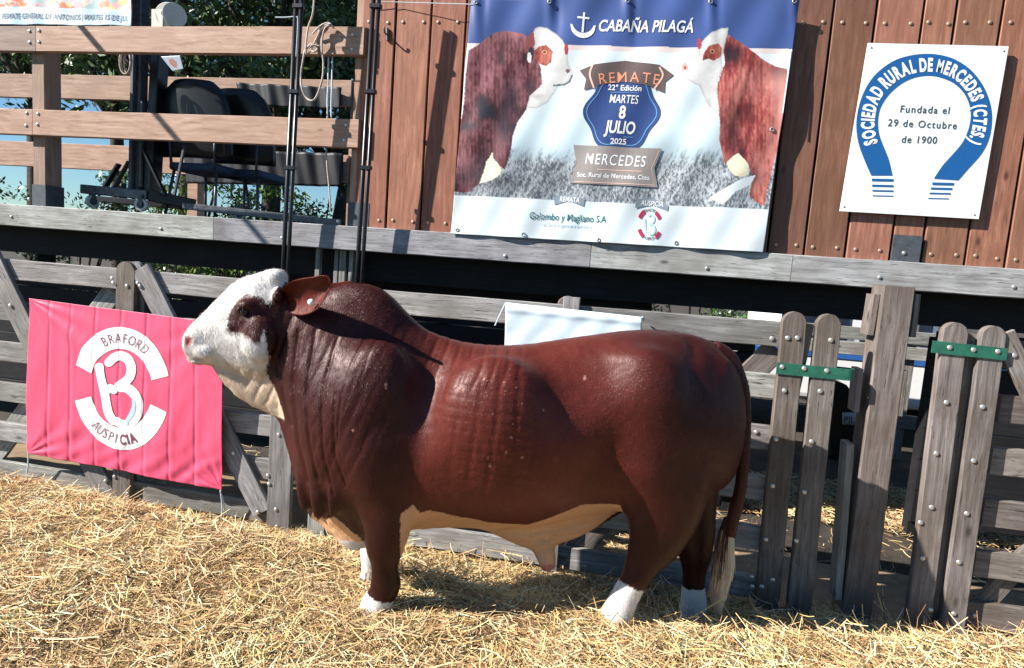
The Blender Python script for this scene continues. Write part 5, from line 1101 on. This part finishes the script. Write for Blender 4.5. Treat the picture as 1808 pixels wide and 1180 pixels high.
rb = region([(725, 895), (800, 900), (930, 940), (1000, 905), (1060, 880), (1100, 900), (960, 1000), (880, 950), (730, 930)], .02, -.05); D -= .003*rb*np.clip(wob((Z_-.2*S_)*20, 5), 0, 1)
rj = region([(400, 650), (440, 640), (490, 650), (500, 730), (440, 715)], .03, -.05); D -= .0035*rj*np.clip(wob((S_-.5*Z_)*16, 4), 0, 1)
D += .0018*(fbm(S_*45, Z_*45+T_*20, 3)-.5)+.006*(fbm(S_*9+3, Z_*9+T_*4, 3)-.5)
D[isear] = 0
co2 = co+no*D[:, None]; body.vertices.foreach_set('co', co2.astype(np.float32).ravel()); body.update()
# coat
col = np.zeros((nv, 3)); j1 = (fbm(S_*16, Z_*16, 3)-.5)*.030; j2 = (fbm(S_*16+40, Z_*16+9, 3)-.5)*.030; nf = fbm(S_*8+T_*5, Z_*8, 4)[:, None]
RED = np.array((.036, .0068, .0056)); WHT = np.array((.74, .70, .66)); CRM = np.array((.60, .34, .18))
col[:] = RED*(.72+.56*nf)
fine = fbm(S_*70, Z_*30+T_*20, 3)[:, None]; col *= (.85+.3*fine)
bk = (sst(bp(700, 700, -.2)[0], bp(800, 700, -.2)[0], S_)*(1-sst(bp(1000, 700, -.2)[0], bp(1220, 700, -.2)[0], S_)))[:, None]; col *= 1+bk*np.array((1.7, 1.6, 1.1)); lg_ = (1-sst(bp(700, 980, -.2)[1], bp(700, 850, -.2)[1], Z_))[:, None]; col *= 1-.45*lg_  # legs darkened: shade put into the coat colour along with natural dark points
face = BPl([(300, 440), (505, 440), (506, 478), (497, 492), (486, 515), (477, 533), (470, 560), (473, 585), (477, 605), (478, 627), (468, 646), (467, 662), (480, 691), (494, 722), (500, 745), (440, 740), (300, 700)], -.09)
A1, A2 = S_+j1*.35, Z_+j2*.35
q = inpoly(A1, A2, face) & ~isear; creamy = sst(0, .09, bp(440, 628, -.09)[1]-Z_)[:, None]; wcol = WHT*(.93+.12*fine)*(1-creamy)+np.array((.66, .50, .36))*(.93+.12*fine)*creamy; col[q] = wcol[q]
patch = BPl([(411, 532), (420, 525), (432, 521), (451, 525), (469, 537), (476, 533), (486, 545), (474, 570), (469, 578), (461, 604), (450, 602), (440, 594), (428, 589), (410, 588), (400, 590), (397, 578), (398, 566), (404, 550)], -.12)
q2 = inpoly(S_+j1*.5, Z_+j2*.5, patch) & (np.abs(T_) > .04) & ~isear; col[q2] = (RED*1.2*(.8+.5*nf))[q2]
for P_, t_, cc in (([(601, 866), (608, 860), (614, 872), (622, 900), (634, 930), (650, 970), (650, 990), (540, 1000), (545, 920), (552, 905), (558, 925), (568, 912), (575, 915), (590, 905), (598, 900)], -.06, CRM*1.05),
                   ([(700, 900), (722, 890), (733, 882), (744, 900), (758, 893), (800, 906), (850, 917), (900, 930), (930, 936), (955, 928), (1000, 906), (1040, 886), (1060, 878), (1078, 874), (1092, 888), (1104, 915), (1000, 1030), (700, 1010)], -.17, CRM)):
    q = inpoly(S_+j1*.4, Z_+j2*.4, BPl(P_, t_)) & (np.abs(T_) < .33-.2*(0)) & ((np.abs(T_) < .125) | (t_ < -.1) & (Z_ < bp(800, 876, -.15)[1]) & (S_ > bp(715, 900, -.1)[0]) & (S_ < bp(1100, 900, -.1)[0]))
    col[q] = (cc*(.82+.36*nf))[q]
tipq = (Z_ < bp(600, 940, 0)[1]) & (S_ > bp(540, 930)[0]) & (S_ < bp(650, 930)[0]) & (np.abs(T_) < .11); col[tipq] = (WHT*.95*(.9+.2*nf))[tipq]
tq = np.hypot(S_-bp(967, 1000)[0], (Z_-bp(967, 1004)[1])) < .035; col[tq] = (.42, .16, .13)
tq = (np.hypot(S_-bp(952, 985)[0], (Z_-bp(952, 985)[1])) < .035) & ~tq; col[tq] = (.5, .32, .22)
jj = j1*.8
def sock(s0, s1, near, uv, t_, slope=0.):
    z_ = bp(*uv, t_); q = (S_ > bp(s0, 1040, t_)[0]) & (S_ < bp(s1, 1040, t_)[0]) & ((T_ < 0) if near else (T_ > 0)) & (Z_ < z_[1]+jj+slope*(S_-z_[0])); col[q] = (WHT*(.85+.25*nf))[q]
sock(610, 740, True, (668, 1051), -.15, -.3); sock(600, 740, False, (655, 960), .15); sock(1040, 1170, True, (1115, 1032), -.14, -.35); sock(1180, 1280, False, (1225, 1034), .15)
q = np.hypot(S_-bp(333, 602, -.06)[0], Z_-bp(333, 602, -.06)[1]) < .021; col[q & (np.abs(T_) > .02)] = (.42, .13, .12)
q = (S_ < bp(331, 610)[0]) & (Z_ < bp(331, 590)[1]); col[q] = (.66, .42, .38)
lipq = (Z_ < bp(350, 640, 0)[1]) & (S_ < bp(385, 640)[0]); col[lipq] = (.55, .38, .30)
# healed nicks: pale flecks
for (u_, v_, r_) in ((677, 683, 5), (620, 765, 4), (867, 770, 5), (902, 769, 4), (928, 775, 5), (937, 768, 5), (862, 806, 4), (921, 807, 4), (864, 820, 5), (922, 713, 3), (961, 727, 3), (1042, 677, 5), (1076, 682, 4), (818, 690, 4), (854, 670, 3), (890, 676, 3), (912, 684, 3), (912, 692, 3), (733, 765, 3), (870, 728, 3), (905, 745, 3), (830, 825, 4), (820, 700, 3), (783, 835, 3), (845, 756, 3), (893, 795, 4), (756, 850, 4)):
    c_ = bp(u_, v_, -.33); q = (np.hypot((S_-c_[0])*1.2, (Z_-c_[1])*.8) < r_*PM*.5) & (T_ < 0) & (rng.random() < .75); col[q] = (.36, .19, .14)
col[isear] = (RED*np.array((2.6, 2.2, 1.6))*(.75+.5*nf))[isear]; tl_ = isear & (S_ > bp(900, 600)[0]); col[tl_] = (RED*1.1*(.8+.4*nf))[tl_]
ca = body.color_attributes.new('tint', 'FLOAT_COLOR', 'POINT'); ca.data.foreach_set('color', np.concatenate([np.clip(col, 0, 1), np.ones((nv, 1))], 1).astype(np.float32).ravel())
body.polygons.foreach_set('use_smooth', np.ones(len(body.polygons), bool))
m, n, b = newmat('short coat'); L = n.links.new
a = N(n, 'ShaderNodeAttribute', attribute_name='tint'); L(a.outputs[0], b.inputs['Base Color']); b.inputs['Roughness'].default_value = .44; b.inputs['Specular IOR Level'].default_value = .3
b.inputs['Specular Tint'].default_value = (1, .82, .80, 1)
tc = N(n, 'ShaderNodeTexCoord'); mp = N(n, 'ShaderNodeMapping'); mp.inputs['Scale'].default_value = (150, 150, 45); L(tc.outputs['Object'], mp.inputs[0]); g = N(n, 'ShaderNodeTexNoise', i_Scale=1.0, i_Detail=3); L(mp.outputs[0], g.inputs[0])
bp2 = N(n, 'ShaderNodeBump', i_Strength=.35, i_Distance=.003); L(g.outputs[0], bp2.inputs['Height']); L(bp2.outputs[0], b.inputs['Normal']); M['coat'] = m
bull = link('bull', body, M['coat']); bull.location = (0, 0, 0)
props(bull, 'massive red brown bull with white face and hump standing side on in the straw', 'bull')
def bchild(name, mb_or_me, mat, smooth=True):
    o_ = mb_or_me.build(name, mat, None, smooth) if isinstance(mb_or_me, MB) else link(name, mb_or_me, mat); o_.parent = bull; return o_
# short hair lying back along the hide
fn = len(body.polygons); fc = np.empty(fn*3); body.polygons.foreach_get('center', fc); fc = fc.reshape(-1, 3); fno = np.empty(fn*3); body.polygons.foreach_get('normal', fno); fno = fno.reshape(-1, 3); fa = np.empty(fn); body.polygons.foreach_get('area', fa)
v0 = np.empty(fn, dtype=np.int32); body.polygons.foreach_get('loop_start', v0); lv = np.empty(len(body.loops), dtype=np.int32); body.loops.foreach_get('vertex_index', lv); vc = np.clip(col, 0, 1)[lv[v0]]
fs = (fc-BO)@EX; ft = (fc-BO)@EN; fz = fc[:, 2]; vis = (fno@(-EN) > -.35) | (fno[:, 2] > .3); pr_ = fa*vis*(1+1.6*(fs < bp(520, 500)[0])); K_ = 170000; ix = rng.choice(fn, K_, p=pr_/pr_.sum())
nn_ = fno[ix]; rt = fc[ix]+rng.normal(0, .0035, (K_, 3)); rt -= nn_*np.sum((rt-fc[ix])*nn_, 1)[:, None]; rt -= nn_*.001
flow = EX*.9-np.array([0, 0, 1.])*.55; cu = 2*np.pi*fbm(fs[ix]*14+3, fz[ix]*14, 2); curl = (np.clip((bp(760, 500)[0]-fs[ix])*2.2, 0, 1)*np.clip((fz[ix]-.85)*3, 0, 1))[:, None]
d_ = flow+curl*(np.cos(cu)[:, None]*EX+np.sin(cu)[:, None]*np.array([0, 0, 1.]))*1.1+rng.normal(0, .32, (K_, 3)); d_ -= nn_*np.sum(d_*nn_, 1)[:, None]; d_ /= np.linalg.norm(d_, axis=1)[:, None]+1e-6
hl = rng.uniform(.006, .013, K_)[:, None]*(1+.5*curl); sd2 = np.cross(nn_, d_)*rng.uniform(.0005, .0010, K_)[:, None]; tip = rt+d_*hl+nn_*hl*rng.uniform(.12, .42, K_)[:, None]
V = np.stack([rt-sd2, rt+sd2, tip], 1).reshape(-1, 3); hv = rng.uniform(.5, 1.8, (K_, 1)); hv = np.where(vc[ix][:, :1] > .3, .85+.25*(hv-.5), hv); hc = np.repeat(vc[ix]*hv, 3, 0); hair = np_mesh('coat_hair', V, np.arange(K_*3).reshape(-1, 3), np.clip(hc, 0, .9)); bchild('coat_hair', hair, M['coat'])
# eyes
M['eye'] = plain('wet dark eye', (.012, .008, .006), rough=.06, var=.1, bump=0)
for sd_ in (-1, 1):
    mb = MB(); q = bp(431, 551, -.105); c_ = bw(q[0], sd_*.098, q[1]); V = []; F = []; r_ = .019
    for j in range(1, 10):
        for k in range(16): a_ = 2*math.pi*k/16; b_ = math.pi*j/10; V.append(c_+np.array([math.sin(b_)*math.cos(a_), math.sin(b_)*math.sin(a_), math.cos(b_)])*r_)
    for j in range(8):
        for k in range(16): F.append([j*16+k, j*16+(k+1) % 16, j*16+16+(k+1) % 16, j*16+16+k])
    F += [list(range(16)), [128+k for k in range(16)][::-1]]; mb.add(V, F); bchild('eye', mb, M['eye'])
mb = MB(); q = bp(548, 534, -.19); c_ = bw(q[0], -.182, q[1]); disc(mb, c_, .0135, .008, tuple(EN), 20); bchild('ear_tag', mb, M['white'])
# tail switch: long hairs
K_ = 2600; st = rng.random(K_); ang = rng.uniform(0, 2*np.pi, K_); rad_ = np.sqrt(rng.random(K_)); S5 = 6; V = []; cc = []
pth = [bp(1288, 915, -.03), bp(1281, 960, -.03), bp(1277, 1010, -.03), bp(1270, 1050, -.03), bp(1267, 1084, -.03)]; wdt = [.020, .040, .046, .034, .012]
t0 = rng.random(K_)**1.3*.55; t1 = np.minimum(1, t0+rng.uniform(.3, .6, K_)); jit = rng.normal(0, .004, (K_, 2))
for j in range(S5):
    t_ = t0+(t1-t0)*j/(S5-1); ps = np.interp(t_, np.linspace(0, 1, 5), [p[0] for p in pth]); pz = np.interp(t_, np.linspace(0, 1, 5), [p[1] for p in pth]); wd_ = np.interp(t_, np.linspace(0, 1, 5), wdt)
    s_ = ps+np.cos(ang)*rad_*wd_+jit[:, 0]*j/3; tt = -.02+np.sin(ang)*rad_*wd_*.7+jit[:, 1]*j/3; P = BO+s_[:, None]*EX+tt[:, None]*EN+pz[:, None]*np.array([0, 0, 1.]); w_ = .0012*(1-.6*j/S5); V += [P-EX*w_, P+EX*w_]
V = np.stack(V, 1).reshape(-1, 3); b0 = np.arange(K_)*2*S5; F = np.concatenate([np.stack([b0+2*j, b0+2*j+1, b0+2*j+3, b0+2*j+2], -1) for j in range(S5-1)])
left = np.clip(.5-np.cos(ang)*rad_*.6, 0, 1)[:, None]; hc = (np.array((.74, .62, .44))*(1-left*.6)+np.array((.26, .13, .07))*left*.6)*rng.uniform(.7, 1.15, (K_, 1)); dark_ = (t0 < .12)[:, None]; hc = np.where(dark_ & (left > .4), RED*1.2, hc)
bchild('tail_switch', np_mesh('tail_switch', V, F, np.repeat(hc, 2*S5, 0)), M['straw'])
